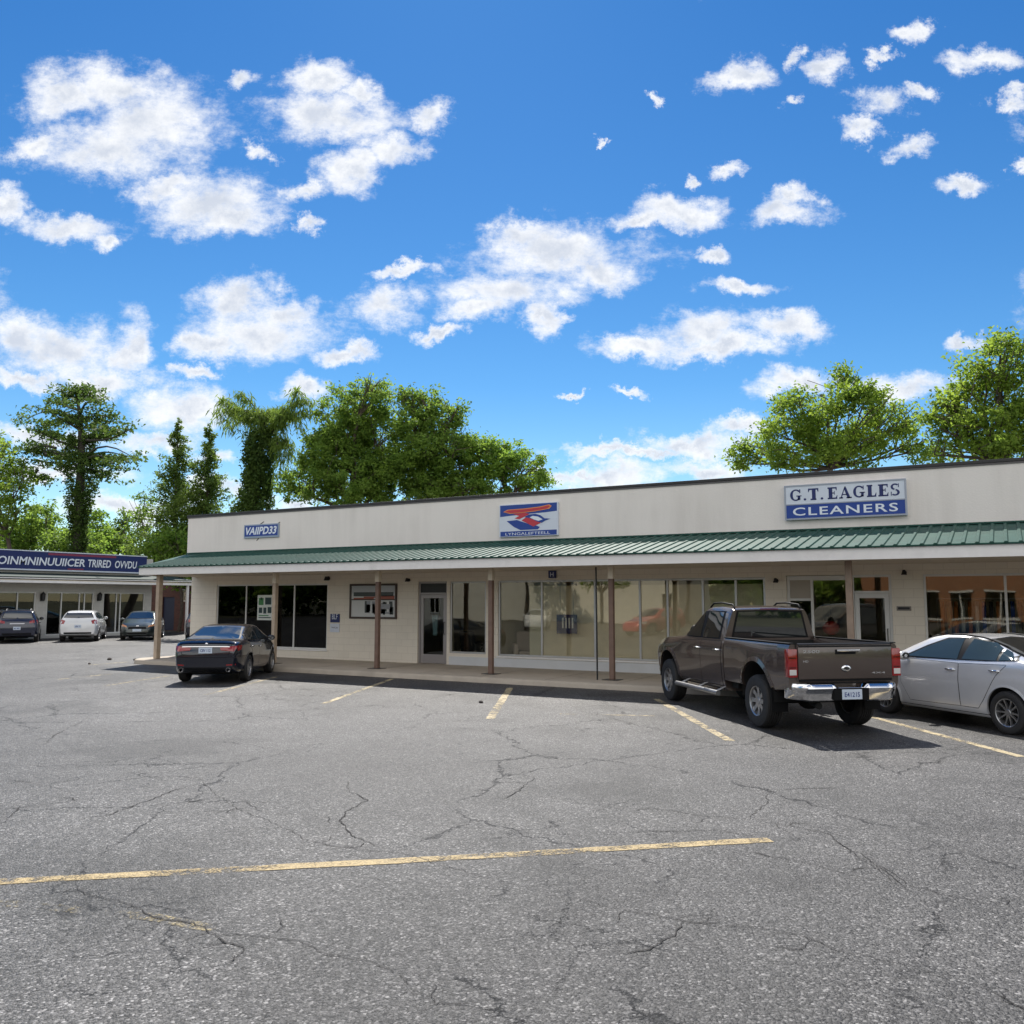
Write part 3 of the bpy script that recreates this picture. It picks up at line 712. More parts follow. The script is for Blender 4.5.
# entrance: solid panel over a small dark light, fixed glass, then the door
xa, xb, xc, xd = E1[0], xw(811), xw(849), E1[1]
mb = MB(); mb.box((xa + .002, WY + .06, .131), (xa + .07, WY + .13, 2.57)); mb.box((xb - .03, WY + .05, .131), (xb + .03, WY + .14, 2.57)); mb.box((xc - .05, WY + .05, .131), (xc + .03, WY + .14, 2.57))
mb.box((xb + .03, WY + .055, 2.46), (xc - .05, WY + .135, 2.57)); mb.box((xb + .03, WY + .055, .131), (xc - .05, WY + .135, .22)); mb.box((xa + .07, WY + .062, 1.98), (xb - .03, WY + .128, 2.04)); mb.box((xa + .07, WY + .062, .131), (xb - .03, WY + .128, .25))
mb.box((xa + .07, WY + .062, 2.47), (xb - .03, WY + .128, 2.57))
ef = part(mb, 'entrance_frame', M['white_frame'], bevel=.004)
mb = MB(); mb.box((xa + .068, WY + .08, 2.038), (xb - .028, WY + .11, 2.472)); part(mb, 'panel', mat('taupe_panel', (.42, .37, .31), .7), ef)
mb = MB(); mb.box((xa + .068, WY + .09, .248), (xb - .028, WY + .096, 1.982)); part(mb, 'pane', M['glass_dark'], ef)
mb = MB(); mb.box((xb + .028, WY + .09, .218), (xc - .048, WY + .096, 2.462)); part(mb, 'pane', M['glass'], ef)
door(xc + .032, xd, .131, 2.58, 2.16, M['white_frame'], M['white_frame'], M['glass_door'], M['glass'])
# rooms behind the glass
mb = MB(); mb.box((BX0 + .21, WY + .21, .05), (BX1 - .21, 27, .128)); part(mb, 'interior_floor', M['int_floor'])
mb = MB(); mb.box((BX0 + .21, 27, .13), (BX1 - .21, 27.1, 2.9)); part(mb, 'interior_wall', M['int_beige'])
mb = MB(); mb.box((BX0 + .21, WY + .21, 2.72), (BX1 - .21, 27, 2.8)); part(mb, 'interior_ceiling', M['int_beige'])
for x in (xw(340), -12.85, -4.86, xw(905)):
    mb = MB(); mb.box((x - .06, WY + .21, .13), (x + .06, 26.99, 2.715)); part(mb, 'partition', M['int_beige'])
mb = MB(); mb.box((-11.85, 21.85, .13), (-5.3, 21.95, 2.4)); part(mb, 'display_wall', mat('pale_display_board', (.80, .74, .60), .85, var=.08))
mb = MB(); mb.box((W1[0] - .1, WY + .3, 1.95), (W1[1] + .1, WY + .32, 2.6)); part(mb, 'roller_blind', mat('blind', (.02, .02, .022), .9))
mb = MB(); mb.box((W1[0] - .2, 22.6, .13), (W1[1] + .2, 22.7, 2.7)); part(mb, 'back_screen', M['dark'])
# wall plates
pass

# ------------------------------------------------------------------ fixtures on the front
def P_wall(y): return lambda u, z: (u, y, z)
def wall_lamp(px, py, label, big=False):
    x, _, z = PY(px, py, WY - .1); z = min(z, 2.69); t = thing('wall_lamp', label, 'lamp', (x, WY, z), 0, 'small lamps high on the shop wall')
    s = 1.35 if big else 1.0
    mb = MB(); mb.lathe([(0, 0), (.05 * s, 0), (.05 * s, -.025), (0, -.025)], (0, -.001, 0), 'y', 16); mb.build('mount', M['black'], t, smooth=40)
    mb = MB(); mb.tube([(0, -.02, 0), (0, -.10, .01 * s)], .016, 8); mb.build('arm', M['black'], t, smooth=40)
    mb = MB(); mb.lathe([(.028 * s, 0.06), (.036 * s, .03), (.062 * s, -.05 * s), (.056 * s, -.05 * s), (.02, .02)], (0, -.11, 0), 'z', 16); mb.build('shade', M['black'], t, smooth=40)
    mb = MB(); mb.ball((0, -.11, -.025), .03); mb.build('bulb', mat('bulb_glass', (.6, .6, .55), .2), t, smooth=60)
wall_lamp(326.6, 574.5, 'largest black wall lamp above the right end of the dark four pane window', True)
wall_lamp(407, 580, 'small black wall lamp between the framed poster and the aluminium door')
wall_lamp(775.5, 580.6, 'small dark wall lamp between the long shop window and the entrance panel')
wall_lamp(904, 572.5, 'small dark wall lamp right of the white framed glass door')
x, _, z = PY(553, 574, WY); z = min(z, 2.70)
mb = MB(); mb.box((x - .11, WY - .07, z - .1), (x + .11, WY - .001, z + .1)); ab = mb.build('alarm_box', M['navy'], bevel=.01)
tag(ab, 'small navy blue box fixed under the soffit above the long shop window', 'alarm box')
mb = MB(); fit_text(mb, 'H', P_wall(WY - .0715), x - .05, x + .05, z - .06, z + .06); mb.build('lettering', M['letter_white'], ab, world=True)
x, _, z = PY(904, 608.5, WY)
t = thing('mail_slot', 'dark wall mail slot at shoulder height right of the glass door', 'mail slot', (x, WY, z))
mb = MB(); mb.box((-.15, -.02, -.05), (.15, -.001, .05)); mb.build('plate', M['bronze'], t, bevel=.006)
mb = MB(); mb.box((-.12, -.034, -.022), (.12, -.0205, .03)); mb.build('flap', M['black'], t, bevel=.004)
x0, _, z0 = PY(330.5, 632, WY); x1, _, z1 = PY(340, 614, WY)
t = thing('notice_board', 'two small notices, navy over white, on the wall right of the dark window', 'notice', ((x0 + x1) / 2, WY, (z0 + z1) / 2))
hw, hz = (x1 - x0) / 2, (z1 - z0) / 2
mb = MB(); mb.box((-hw, -.025, .02), (hw, -.001, hz)); p = mb.build('upper_notice', M['navy'], t, bevel=.004)
mb = MB(); fit_text(mb, 'BLF', lambda u, z: (u, -.0265, z), -hw * .6, hw * .6, .12, .28); mb.build('lettering', M['letter_white'], p)
mb = MB(); mb.box((-hw, -.025, -hz), (hw, -.001, -.02)); p = mb.build('lower_notice', M['signwhite'], t, bevel=.004)
mb = MB(); fit_text(mb, 'WE20', lambda u, z: (u, -.0265, z), -hw * .7, hw * .7, -hz + .12, -.12); mb.build('lettering', M['black'], p)

# framed poster: a street scene under glass
x0, _, z0 = PY(350, 618.5, WY); x1, _, z1 = PY(397.5, 583.5, WY)
t = thing('framed_poster', 'large dark framed poster of a shop front between window and door', 'poster', ((x0 + x1) / 2, WY, z0))
hw, hh = (x1 - x0) / 2, z1 - z0
mb = MB(); f = .06
mb.box((-hw, -.05, 0), (-hw + f, -.001, hh)); mb.box((hw - f, -.05, 0), (hw, -.001, hh)); mb.box((-hw + f, -.05, 0), (hw - f, -.001, f)); mb.box((-hw + f, -.05, hh - f), (hw - f, -.001, hh))
mb.box((-hw + f, -.046, hh * .53), (hw - f, -.036, hh * .56)); mb.build('frame', mat('poster_frame', (.06, .04, .03), .5), t, bevel=.004)
pm = [mat('poster_sky', (.42, .44, .46), .4), mat('poster_dark', (.05, .06, .055), .4), mat('poster_red', (.35, .09, .05), .4), mat('poster_pale', (.6, .6, .58), .4), mat('poster_grey', (.3, .31, .33), .4)]
mb = MB(); y = -.02
mb.box((-hw + f, y, f), (hw - f, -.004, hh - f), 3)
def rc(a, b, c, d, mi, k=1):
    yy = y - .0015 * k; mb.add([(-hw + a * 2 * hw, yy, c * hh), (-hw + b * 2 * hw, yy, c * hh), (-hw + b * 2 * hw, yy, d * hh), (-hw + a * 2 * hw, yy, d * hh)], [(0, 1, 2, 3)], mi)
rc(.05, .95, .72, .94, 0); rc(.08, .93, .64, .76, 1, 2); rc(.08, .52, .54, .60, 2, 2); rc(.62, .95, .56, .66, 2, 2); rc(.3, .8, .60, .635, 2, 3)
rg = random.Random(2)
for k in range(16):
    a = .07 + .82 * rg.random(); rc(a, a + .03 + .05 * rg.random(), .12 + .1 * rg.random(), .32 + .2 * rg.random(), rg.choice([1, 1, 1, 4]), 2)
rc(.6, .9, .14, .2, 4, 2); rc(.64, .86, .28, .42, 4, 3)
mb.build('print', pm, t)

# thin dark pipe from walkway to soffit
mb = MB(); mb.tube([(-8.85, 19.0, .13), (-8.86, 19.0, 2.78)], .022, 8)
x = float(PY(597, 640, 19.05)[0])
mb = MB(); mb.tube([(x, 19.05, .13), (x - .01, 19.05, 2.78)], .021, 8); o = mb.build('thin_pole', M['black'], smooth=50)
tag(o, 'thin black pole standing on the walkway just left of a brown post', 'pole')

# ------------------------------------------------------------------ signs on the parapet
SY = 21.15
def board(name, px0, py0, px1, py1, label):
    a = PY(px0, py1, SY - .06); b = PY(px1, py0, SY - .06)
    t = thing(name, label, 'sign', ((a[0] + b[0]) / 2, SY, (a[2] + b[2]) / 2)); return t, (b[0] - a[0]) / 2, (b[2] - a[2]) / 2
# slab serif capitals drawn as strokes
def serif(ch):
    """letter in a unit box (w, 1): list of polygons"""
    S, T, q = .28, .12, .12          # stem, thin, serif height
    def bar(a, b, c, d): return [(a, c), (b, c), (b, d), (a, d)]
    def arc(cx, cy, rx, ry, a0, a1, thick, n=18):
        o = []; i = []
        for k in range(n + 1):
            a = R(a0 + (a1 - a0) * k / n); tk = T + (thick - T) * abs(math.cos(a)) ** 1.2
            o.append((cx + rx * math.cos(a), cy + ry * math.sin(a))); i.append((cx + (rx - tk) * math.cos(a), cy + (ry - max(T, tk * .55)) * math.sin(a)))
        return [[o[k], o[k + 1], i[k + 1], i[k]] for k in range(n)]
    if ch == 'E': return .74, [bar(.08, .08 + S, 0, 1), bar(0, .1, 0, q), bar(0, .1, 1 - q, 1), bar(.3, .72, 0, q), bar(.3, .70, 1 - q, 1), bar(.3, .54, .46, .55), [(.62, 0 + q), (.72, q), (.74, .30), (.70, .30)], [(.60, 1 - q), (.70, 1 - q), (.70, .72), (.66, .72)], bar(.49, .54, .36, .46), bar(.49, .54, .55, .66)]
    if ch == 'T': return .78, [bar(.29, .29 + S, 0, 1 - q), bar(0, .78, 1 - q, 1), bar(.17, .29, 0, q), bar(.49, .61, 0, q), [(0, 1 - q), (0, .70), (.05, .70), (.11, 1 - q)], [(.78, 1 - q), (.67, 1 - q), (.73, .70), (.78, .70)]]
    if ch == 'L': return .70, [bar(.08, .08 + S, 0, 1), bar(0, .1, 0, q), bar(0, .1, 1 - q, 1), bar(.3, .42, 1 - q, 1), bar(.3, .68, 0, q), [(.57, q), (.68, q), (.70, .34), (.66, .34)]]
    if ch == 'A': return .92, [[(.08, 0), (.17, 0), (.46, .93), (.42, 1)], [(.42, 1), (.50, 1), (.86, 0), (.63, 0), (.38, .78)], bar(.24, .62, .28, .37), bar(0, .28, 0, q * .9), bar(.54, .94, 0, q * .9)]
    if ch == 'G': return .88, arc(.44, .5, .44, .5, 42, 318, .21) + [bar(.58, .78, .08, .44), bar(.48, .88, .38, .46), [(.70, .66), (.79, .66), (.79, .99), (.73, .99)]]
    if ch == 'S': return .68, arc(.34, .735, .31, .265, 40, 262, .17) + arc(.34, .27, .33, .27, 82, -140, .18) + [[(.55, .68), (.62, .68), (.62, .99), (.57, .99)], [(.03, .01), (.08, .01), (.1, .34), (.03, .34)]]
    if ch == '.': return .24, [[(.12 + .1 * math.cos(a), .1 + .1 * math.sin(a)) for a in np.linspace(0, 2 * math.pi, 12, endpoint=False)]]
    return .36, []
def serif_line(mb, txt, P, u0, u1, z0, z1, mi=0):
    W = 0; items = []
    for ch in txt:
        w_, pl = serif(ch); items.append((W, pl)); W += w_ + .13
    W -= .13; k = (u1 - u0) / W
    for off, pl in items:
        for p in pl:
            mb.add([P(u0 + (off + a) * k, z0 + b * (z1 - z0)) for a, b in p], [tuple(range(len(p)))], mi)

t, hw, hz = board('cleaners_sign', 785.5, 478.5, 906, 520.5, 'large white and blue framed sign reading G.T. EAGLES CLEANERS on the parapet')
mb = MB(); mb.box((-hw, -.10, -hz), (hw, -.002, hz)); mb.build('sign_box', M['signwhite'], t, bevel=.012)
zs = -hz * .12
mb = MB(); f = .035
mb.box((-hw, -.112, -hz), (-hw + f, -.1005, hz)); mb.box((hw - f, -.112, -hz), (hw, -.1005, hz)); mb.box((-hw + f, -.112, hz - f), (hw - f, -.1005, hz)); mb.box((-hw + f, -.112, -hz), (hw - f, -.1005, -hz + f)); mb.box((-hw + f, -.110, zs - .012), (hw - f, -.1005, zs + .012))
mb.build('frame', mat('sign_edge', (.33, .35, .40), .4, .5), t)
mb = MB(); mb.box((-hw + f + .003, -.104, -hz + f + .003), (hw - f - .003, -.1006, zs - .015)); lower = mb.build('blue_panel', M['signblue'], t)
mb = MB(); serif_line(mb, 'G.T.', lambda u, z: (u, -.1035, z), -hw * .90, -hw * .33, zs + .085, hz - .10); mb.build('lettering', M['navy'], t)
mb = MB(); serif_line(mb, 'EAGLES', lambda u, z: (u, -.1035, z), -hw * .26, hw * .90, zs + .085, hz - .10); mb.build('lettering', M['navy'], t)
mb = MB(); fit_text(mb, 'CLEANERS', lambda u, z: (u, -.1065, z), -hw * .86, hw * .86, -hz + .095, zs - .075, bold=.012, space=1.15); mb.build('lettering', M['letter_white'], t)

t, hw, hz = board('bird_emblem_sign', 499.5, 501.5, 558, 537.5, 'square white and blue sign with a red and blue bird emblem on the parapet')
mb = MB(); mb.box((-hw, -.07, -hz), (hw, -.002, hz)); mb.build('sign_panel', M['signwhite'], t, bevel=.008)
def poly(pts, m, name, k, mbx=None):
    mb = MB(); mb.add([(a * hw, -.0705 - .002 * k, b * hz) for a, b in pts], [tuple(range(len(pts)))])
    return mb.build(name, m, t)
poly([(-.97, .95), (.97, .95), (.97, .45), (.6, .40), (0, .36), (-.6, .30), (-.97, .25)], M['signblue'], 'blue_band', 1)
poly([(-.96, -.66), (.96, -.66), (.96, -.96), (-.96, -.96)], M['signblue'], 'blue_band', 1)
mb = MB(); fit_text(mb, 'LYNGALEFTEELL', lambda u, z: (u, -.0745, z), -hw * .78, hw * .74, -hz * .90, -hz * .74); mb.build('lettering', M['letter_white'], t)
poly([(-.74, -.02), (-.38, .02), (.0, -.24), (.24, -.34), (.40, -.46), (.34, -.60), (-.26, -.60), (-.48, -.40)], M['signblue'], 'blue_wing', 3)
poly([(-.22, -.02), (-.02, .22), (.12, .05), (.44, -.22), (.18, -.42)], M['signred'], 'red_wing', 4)
poly([(-.86, .55), (-.7, .68), (-.1, .70), (.4, .76), (.72, .86), (.8, .76), (.72, .60), (.2, .48), (-.2, .44), (-.62, .42)], M['signorange'], 'red_swoosh', 3)
poly([(-.80, .56), (-.66, .64), (-.1, .65), (.4, .71), (.70, .80), (.74, .74), (.66, .63), (.2, .53), (-.2, .48), (-.58, .46)], M['signred'], 'red_swoosh', 5)
poly([(-.52, .40), (-.1, .44), (.05, .34), (-.1, .22), (-.3, .06), (-.46, .12), (-.3, .26)], M['signred'], 'red_swoosh', 4)
poly([(-.12, .18), (.05, .32), (.25, .34), (.42, .24), (.56, .04), (.76, .0), (.60, -.08), (.46, -.22), (.30, -.12), (.12, .06)], M['signblue'], 'bird_head', 5)
poly([(.06, .14), (.16, .22), (.34, .16), (.50, -.02), (.36, -.10), (.20, .0)], M['letter_white'], 'bird_face', 6)

t, hw, hz = board('small_blue_sign', 243.5, 523, 278.5, 538.5, 'small faded blue sign with white lettering at the left end of the parapet')
mb = MB(); mb.box((-hw, -.05, -hz), (hw, -.002, hz)); mb.build('sign_panel', mat('faded_sign_edge', (.30, .36, .45), .6), t, bevel=.006)
mb = MB(); mb.box((-hw * .95, -.054, -hz * .74), (hw * .95, -.0505, hz * .82)); mb.build('blue_panel', M['signblue'], t)
mb = MB(); fit_text(mb, 'VAIIPD33', lambda u, z: (u, -.0565, z), -hw * .88, hw * .9, -hz * .52, hz * .62, bold=.03, shear=.25); mb.build('lettering', M['letter_white'], t)
mb = MB()
for a, b in [((-.2, .86), (.1, 1.35)), ((-.1, -.8), (-.3, -1.4)), ((.86, .9), (1.02, 1.15))]:
    mb = MB(); mb.tube([(a[0] * hw, -.01, a[1] * hz), (b[0] * hw, -.004, b[1] * hz)], .012, 6); mb.build('cable', M['cap'], t)

# ------------------------------------------------------------------ things inside the windows
def armchair(x, y, rz, m, label):
    t = thing('armchair', label, 'chair', (x, y, .13), rz)
    mb = MB(); mb.box((-.36, -.33, .14), (.36, .36, .42)); mb.build('seat', m, t, bevel=.05, smooth=50)
    mb = MB(); mb.prism([(.22, .40), (.40, .42), (.52, .92), (.36, .96)], -.36, .36, 'x'); bk = mb.build('backrest', m, t, bevel=.04, smooth=50)
    for s in (-1, 1):
        mb = MB(); mb.box((s * .37, -.35, .12), (s * .50, .38, .62)); mb.build('armrest', m, t, bevel=.05, smooth=50)
    for sx in (-1, 1):
        for sy in (-1, 1):
            mb = MB(); mb.tube([(sx * .38, sy * .26, .0), (sx * .36, sy * .26, .14)], .025, 8); mb.build('leg', M['black'], t)
armchair(xw(466) - .1, 22.3, 2.6, mat('dark_leather', (.02, .02, .022), .4), 'dark armchair behind the narrow window beside the aluminium door')
armchair(-12.1, 22.35, .6, mat('pale_fabric', (.5, .4, .36), .8), 'pale armchair behind the left end of the long shop window')
x, _, z = PY(567, 623, WY + .16)
t = thing('window_sign', 'small navy sign hanging inside the second pane of the long window', 'sign', (x, WY + .14, z))
mb = MB(); mb.box((-.31, 0, -.29), (.31, .02, .23)); mb.build('panel', M['navy'], t, bevel=.006)
mb = MB(); fit_text(mb, 'IIII', lambda u, z: (u, -.002, z), -.14, .2, -.14, .14, bold=.01); mb.build('lettering', M['letter_white'], t)
mb = MB(); mb.tube([(-.2, .01, .23), (-.2, .01, 1.0)], .006, 6); mb.tube([(.2, .01, .23), (.2, .01, 1.0)], .006, 6); mb.build('hanging_cord', M['black'], t)
# white flyer in the dark window
x0, _, z0 = PY(257, 620, WY + .055); x1, _, z1 = PY(273, 595, WY + .055)
t = thing('flyer', 'white and green flyer taped inside the dark window left of its post', 'flyer', ((x0 + x1) / 2, WY + .055, z0))
hw, hh = (x1 - x0) / 2, z1 - z0
mb = MB(); mb.box((-hw, 0, 0), (hw, .003, hh), 0)
rg = random.Random(8)
for (a, b, c, d, mi) in [(-.85, -.2, .60, .88, 1), (0, .8, .62, .9, 2), (-.8, -.35, .28, .5, 2), (-.2, .2, .26, .5, 2), (.35, .85, .28, .52, 2), (-.8, .8, .08, .12, 2), (-.8, .5, .16, .2, 1), (-.6, -.4, .8, .9, 2)]:
    mb.add([(a * hw, -.001, c * hh), (b * hw, -.001, c * hh), (b * hw, -.001, d * hh), (a * hw, -.001, d * hh)], [(0, 1, 2, 3)], mi)
mb.build('sheet', [mat('paper', (.75, .78, .72), .6), mat('flyer_green', (.08, .28, .10), .6), mat('flyer_dark', (.03, .06, .06), .6)], t)
x, _, z = PY(831, 628, WY + .6)
t = thing('red_display_item', 'round red display item hanging inside the glass beside the white door', 'lantern', (x, WY + .6, z))  # unidentified round red display item, only given the form of a lantern
mb = MB(); mb.ball((0, 0, 0), (.2, .2, .17), 20, 12); mb.build('display_globe', mat('red_display_finish', (.5, .04, .03), .5), t, smooth=60)
mb = MB(); mb.tube([(0, 0, .17), (0, 0, 1.05)], .006, 6); mb.build('cord', M['black'], t)
x, _, z = PY(434, 622, WY + .2)
mb = MB(); fs = []; vs = []
for i in range(9):
    for j in range(7):
        u = (i / 8 - .5) * .22 * (1 - .3 * (j / 6)); vs.append((u, .02 * math.sin(i * 1.7 + j * .3), .3 - j * .1))
for i in range(8):
    for j in range(6): fs.append((i * 7 + j, i * 7 + j + 1, (i + 1) * 7 + j + 1, (i + 1) * 7 + j))
mb.add(vs, fs); o = mb.build('hanging_cloth', mat('pale_cloth', (.45, .6, .7), .8), smooth=60); o.location = (x, WY + .24, z - .1)
md = o.modifiers.new('thick', 'SOLIDIFY'); md.thickness = .006
tag(o, 'pale blue cloth hanging behind the glass of the aluminium door', 'cloth')
# clothes on a rail and a counter in the cleaners' window
t = thing('clothes_rail', 'rail of orange, blue and dark clothes inside the right hand window', 'clothes rail', (.3, 23.2, .13))
mb = MB(); mb.tube([(-1.8, 0, 0), (-1.8, 0, 1.9), (1.8, 0, 1.9), (1.8, 0, 0)], .02, 8); mb.tube([(-1.8, -.3, .02), (-1.8, .3, .02)], .02, 8); mb.tube([(1.8, -.3, .02), (1.8, .3, .02)], .02, 8); mb.build('rail', M['alu'], t, smooth=50)
cm = [mat('cloth_' + k, c, .85) for k, c in dict(orange=(.5, .17, .04), blue=(.03, .07, .3), charcoal=(.03, .03, .035), tan=(.42, .3, .17), white=(.6, .6, .6)).items()]
rg = random.Random(4)
for i in range(24):
    xx = -1.7 + i * .145; w_ = .18; hgt = rg.uniform(.7, 1.2)
    mb = MB(); mb.prism([(-.22, 1.72), (0, 1.84), (.22, 1.72), (.25, 1.84 - hgt), (-.25, 1.84 - hgt)], xx - .03, xx + .05, 'x'); mb.build('garment', rg.choice(cm), t, bevel=.015)

# ================================================================== the neighbouring shop on the left (faces +X)
NX = -44.0
NB = thing('neighbour_shop', 'low pale shop with a long dark blue sign fascia at the far left', 'building', (NX, 27, 0))
def npart(mb, name, m, parent=NB, **k): return mb.build(name, m, parent, world=True, **k)
ny = lambda px: float(PX(px, 600, NX)[1])
NY0, NY1 = 13.0, float(PX(151.5, 600, NX)[1])
M['glass_dim'] = glass_mat('dim_shop_glass', (.3, .32, .32), 1.6, wob=.05)
nw = [(ny(-62), ny(-28), .5, 2.42), (ny(-20), ny(36), .5, 2.42), (ny(47), ny(94), .15, 2.42), (ny(103.5), ny(145), .15, 2.42)]
P_n = lambda u, z, d: (NX - d, u, z)
M['pale_wall'] = block_mat('pale_shop_wall', (.55, .53, .49), .41, .205, .008, axis='y', dirt=.2)
npart(wall_mesh(MB(), NY0, NY1, .0, 3.3, nw, P_n, .25), 'front_wall', M['pale_wall'])
mb = MB(); mb.box((NX - 10, NY1 - .25, 0), (NX - .25, NY1 - .002, 4.2)); mb.box((NX - 10, NY0 + .002, 0), (NX - .25, NY0 + .25, 4.2)); mb.box((NX - 10.2, NY0, 0), (NX - 10, NY1, 4.2)); npart(mb, 'side_wall', M['pale_wall'])
mb = MB(); mb.box((NX - 10, NY0 + .25, 4.0), (NX - .25, NY1 - .25, 4.12)); npart(mb, 'roof', M['cap'])
mb = MB(); mb.box((NX - .25, NY0, 3.302), (NX, NY1, 4.4)); npart(mb, 'parapet', M['pale_wall'])
def nwin(h, edges, gm):
    mb = MB(); f = .06; a, b = NX - .12, NX - .04
    mb.box((a, h[0], h[2]), (b, h[0] + f, h[3])); mb.box((a, h[1] - f, h[2]), (b, h[1], h[3])); mb.box((a, h[0] + f, h[2]), (b, h[1] - f, h[2] + f)); mb.box((a, h[0] + f, h[3] - f), (b, h[1] - f, h[3]))
    for e in edges: mb.box((a + .002, e - f / 2, h[2] + f), (b - .002, e + f / 2, h[3] - f))
    w_ = npart(mb, 'window', M['white_frame']); es = [h[0] + f] + edges + [h[1] - f]
    for i in range(len(es) - 1):
        mb = MB(); mb.box((NX - .09, es[i] - .01, h[2] + f - .005), (NX - .084, es[i + 1] + .01, h[3] - f + .005)); npart(mb, 'pane', gm, w_)
nwin(nw[0], [], M['glass_dark']); nwin(nw[1], [ny(18)], M['glass_dim']); nwin(nw[2], [ny(62), ny(80), ny(85)], M['glass_dim']); nwin(nw[3], [ny(117), ny(121)], M['glass_dim'])
mb = MB(); mb.box((NX - 6, NY0 + .3, .02), (NX - .3, NY1 - .3, .1)); npart(mb, 'interior_floor', M['int_floor'])
mb = MB(); mb.box((NX - 6.1, NY0 + .3, .1), (NX - 6, NY1 - .3, 3.2)); npart(mb, 'interior_wall', M['dark'])
# canopy strip under the sign
mb = MB(); mb.prism([(NX + .002, 3.36), (NX + 1.6, 3.13), (NX + 1.6, 3.16), (NX + .002, 3.40)], NY0, NY1 + 1.6, 'y')
npart(mb, 'canopy_roof', mat('dark_green_metal', (.012, .03, .026), .75))
mb = MB(); mb.box((NX + 1.56, NY0, 2.86), (NX + 1.61, NY1 + 1.6, 2.975)); npart(mb, 'fascia', M['white_trim'])
mb = MB(); mb.box((NX + 1.59, NY0, 3.06), (NX + 1.63, NY1 + 1.6, 3.11)); npart(mb, 'gutter', M['white_trim'])
mb = MB(); mb.box((NX + .002, NY0, 2.98), (NX + 1.585, NY1 + 1.6, 3.018)); npart(mb, 'soffit', M['soffit'])
for yy in (NY1 + 1.35,):
    mb = MB(); mb.box((NX + 1.4, yy - .06, 0), (NX + 1.52, yy + .06, 2.98)); npart(mb, 'canopy_post', M['white_trim'])
# the long sign
SX = NX + .02
a = PX(147, 571.5, SX + .3); b = PX(147, 556.5, SX + .3)
sy1 = float(a[1]); z0, z1 = 3.52, float(b[2]) + .02
M['stripe'] = mat('dull_red_stripe', (.22, .03, .07), .5)
S = thing('long_shop_sign', 'long dark blue sign with white letters and a red stripe on the left shop', 'sign', (NX, 25, z0))
mb = MB(); mb.box((NX + .002, NY0, z0), (NX + .28, sy1, z1)); mb.build('sign_box', M['navy'], S, world=True, bevel=.015)
mb = MB(); mb.box((NX + .281, NY0, z0 + .0), (NX + .30, sy1, z0 + .07)); mb.box((NX + .281, NY0, z1 - .05), (NX + .295, sy1, z1)); mb.build('edge_trim', M['signwhite'], S, world=True)
yy = lambda px: float(PX(px, 565, NX + .3)[1])
for a, b, c, d in ((48, 116, z1 - .20, z1 - .09), (68, 84, z0 + .09, z0 + .16)):
    mb = MB(); mb.box((NX + .282, yy(a), c), (NX + .292, yy(b), d)); mb.build('red_stripe', M['stripe'], S, world=True)
zz = (z0 + .27, z1 - .34)
P_s = lambda u, z: (NX + .298, u, z)
for tx, a, b in (('INVERSIOINMNINUUIICER', -45, 85), ('TRIRED', 88, 111), ('OVVDU', 115, 137)):
    mb = MB(); fit_text(mb, tx, P_s, yy(a), yy(b), *zz, bold=.02, shear=.15); mb.build('lettering', M['letter_white'], S, world=True)
for px, lab in ((41.3, 'black wall lantern on the pier beside the dark blue car'), (98, 'black wall lantern on the pier above the white hatchback')):
    p = PX(px, 598, NX); t = thing('wall_lantern', lab, 'lantern', (NX, p[1], p[2]), 0, 'lanterns on the left shop')
    mb = MB(); mb.box((.001, -.06, -.16), (.03, .06, .2)); mb.build('mount', M['black'], t)
    mb = MB(); mb.lathe([(.0, .34), (.11, .22), (.12, .20), (.09, -.12), (.05, -.16), (0, -.16)], (.16, 0, 0), 'z', 8); mb.build('lamp_housing', M['black'], t)
    mb = MB(); mb.box((.03, -.02, .16), (.16, .02, .2)); mb.build('arm', M['black'], t)

# dark red brick building glimpsed between the two shops
M['brick'] = block_mat('dark_red_brick', (.10, .028, .02), .22, .075, .01, axis='x', colvar=.3, mcol=(.11, .08, .07), bump=.5, dirt=.3, stain=(.06, .03, .025))  # front brick colour darkened to carry deep shade; side keeps a lighter tone
M['brick_y'] = block_mat('dark_red_brick_side', (.15, .05, .035), .22, .075, .01, axis='y', colvar=.3, mcol=(.11, .08, .07), bump=.5, dirt=.3, stain=(.06, .03, .025))
KY = 39.0; kx0, kx1 = float(PY(148, 600, KY)[0]) - 4, float(PY(206, 600, KY)[0]) + 3
K = thing('brick_building', 'dark red brick building seen in the gap between the two shops', 'building', ((kx0 + kx1) / 2, KY, 0))
kw0, kw1 = float(PY(180.5, 590, KY)[0]), float(PY(188, 590, KY)[0])
kd0, kd1 = float(PY(163, 590, KY)[0]), float(PY(175, 590, KY)[0])
wall_mesh(MB(), kx0, kx1, 0, 3.6, [(kw0, kw1, 1.9, 2.7), (kd0, kd1, .02, 2.2)], lambda u, z, d: (u, KY + d, z), .25).build('front_wall', M['brick'], K, world=True)
mb = MB(); mb.box((kx0, KY + .252, 0), (kx0 + .25, KY + 9, 3.5)); mb.box((kx1 - .25, KY + .252, 0), (kx1, KY + 9, 3.5)); mb.build('side_wall', M['brick_y'], K, world=True)
mb = MB(); mb.box((kx0 - .2, KY - .25, 3.602), (kx1 + .2, KY + 9.2, 3.75)); mb.build('roof', M['cap'], K, world=True)
mb = MB(); mb.box((kw0, KY + .06, 1.9), (kw1, KY + .1, 1.96)); mb.box((kw0, KY + .06, 2.64), (kw1, KY + .1, 2.7)); mb.box((kw0, KY + .062, 1.96), (kw0 + .06, KY + .098, 2.64)); mb.box((kw1 - .06, KY + .062, 1.96), (kw1, KY + .098, 2.64)); f = mb.build('window', M['white_frame'], K, world=True)
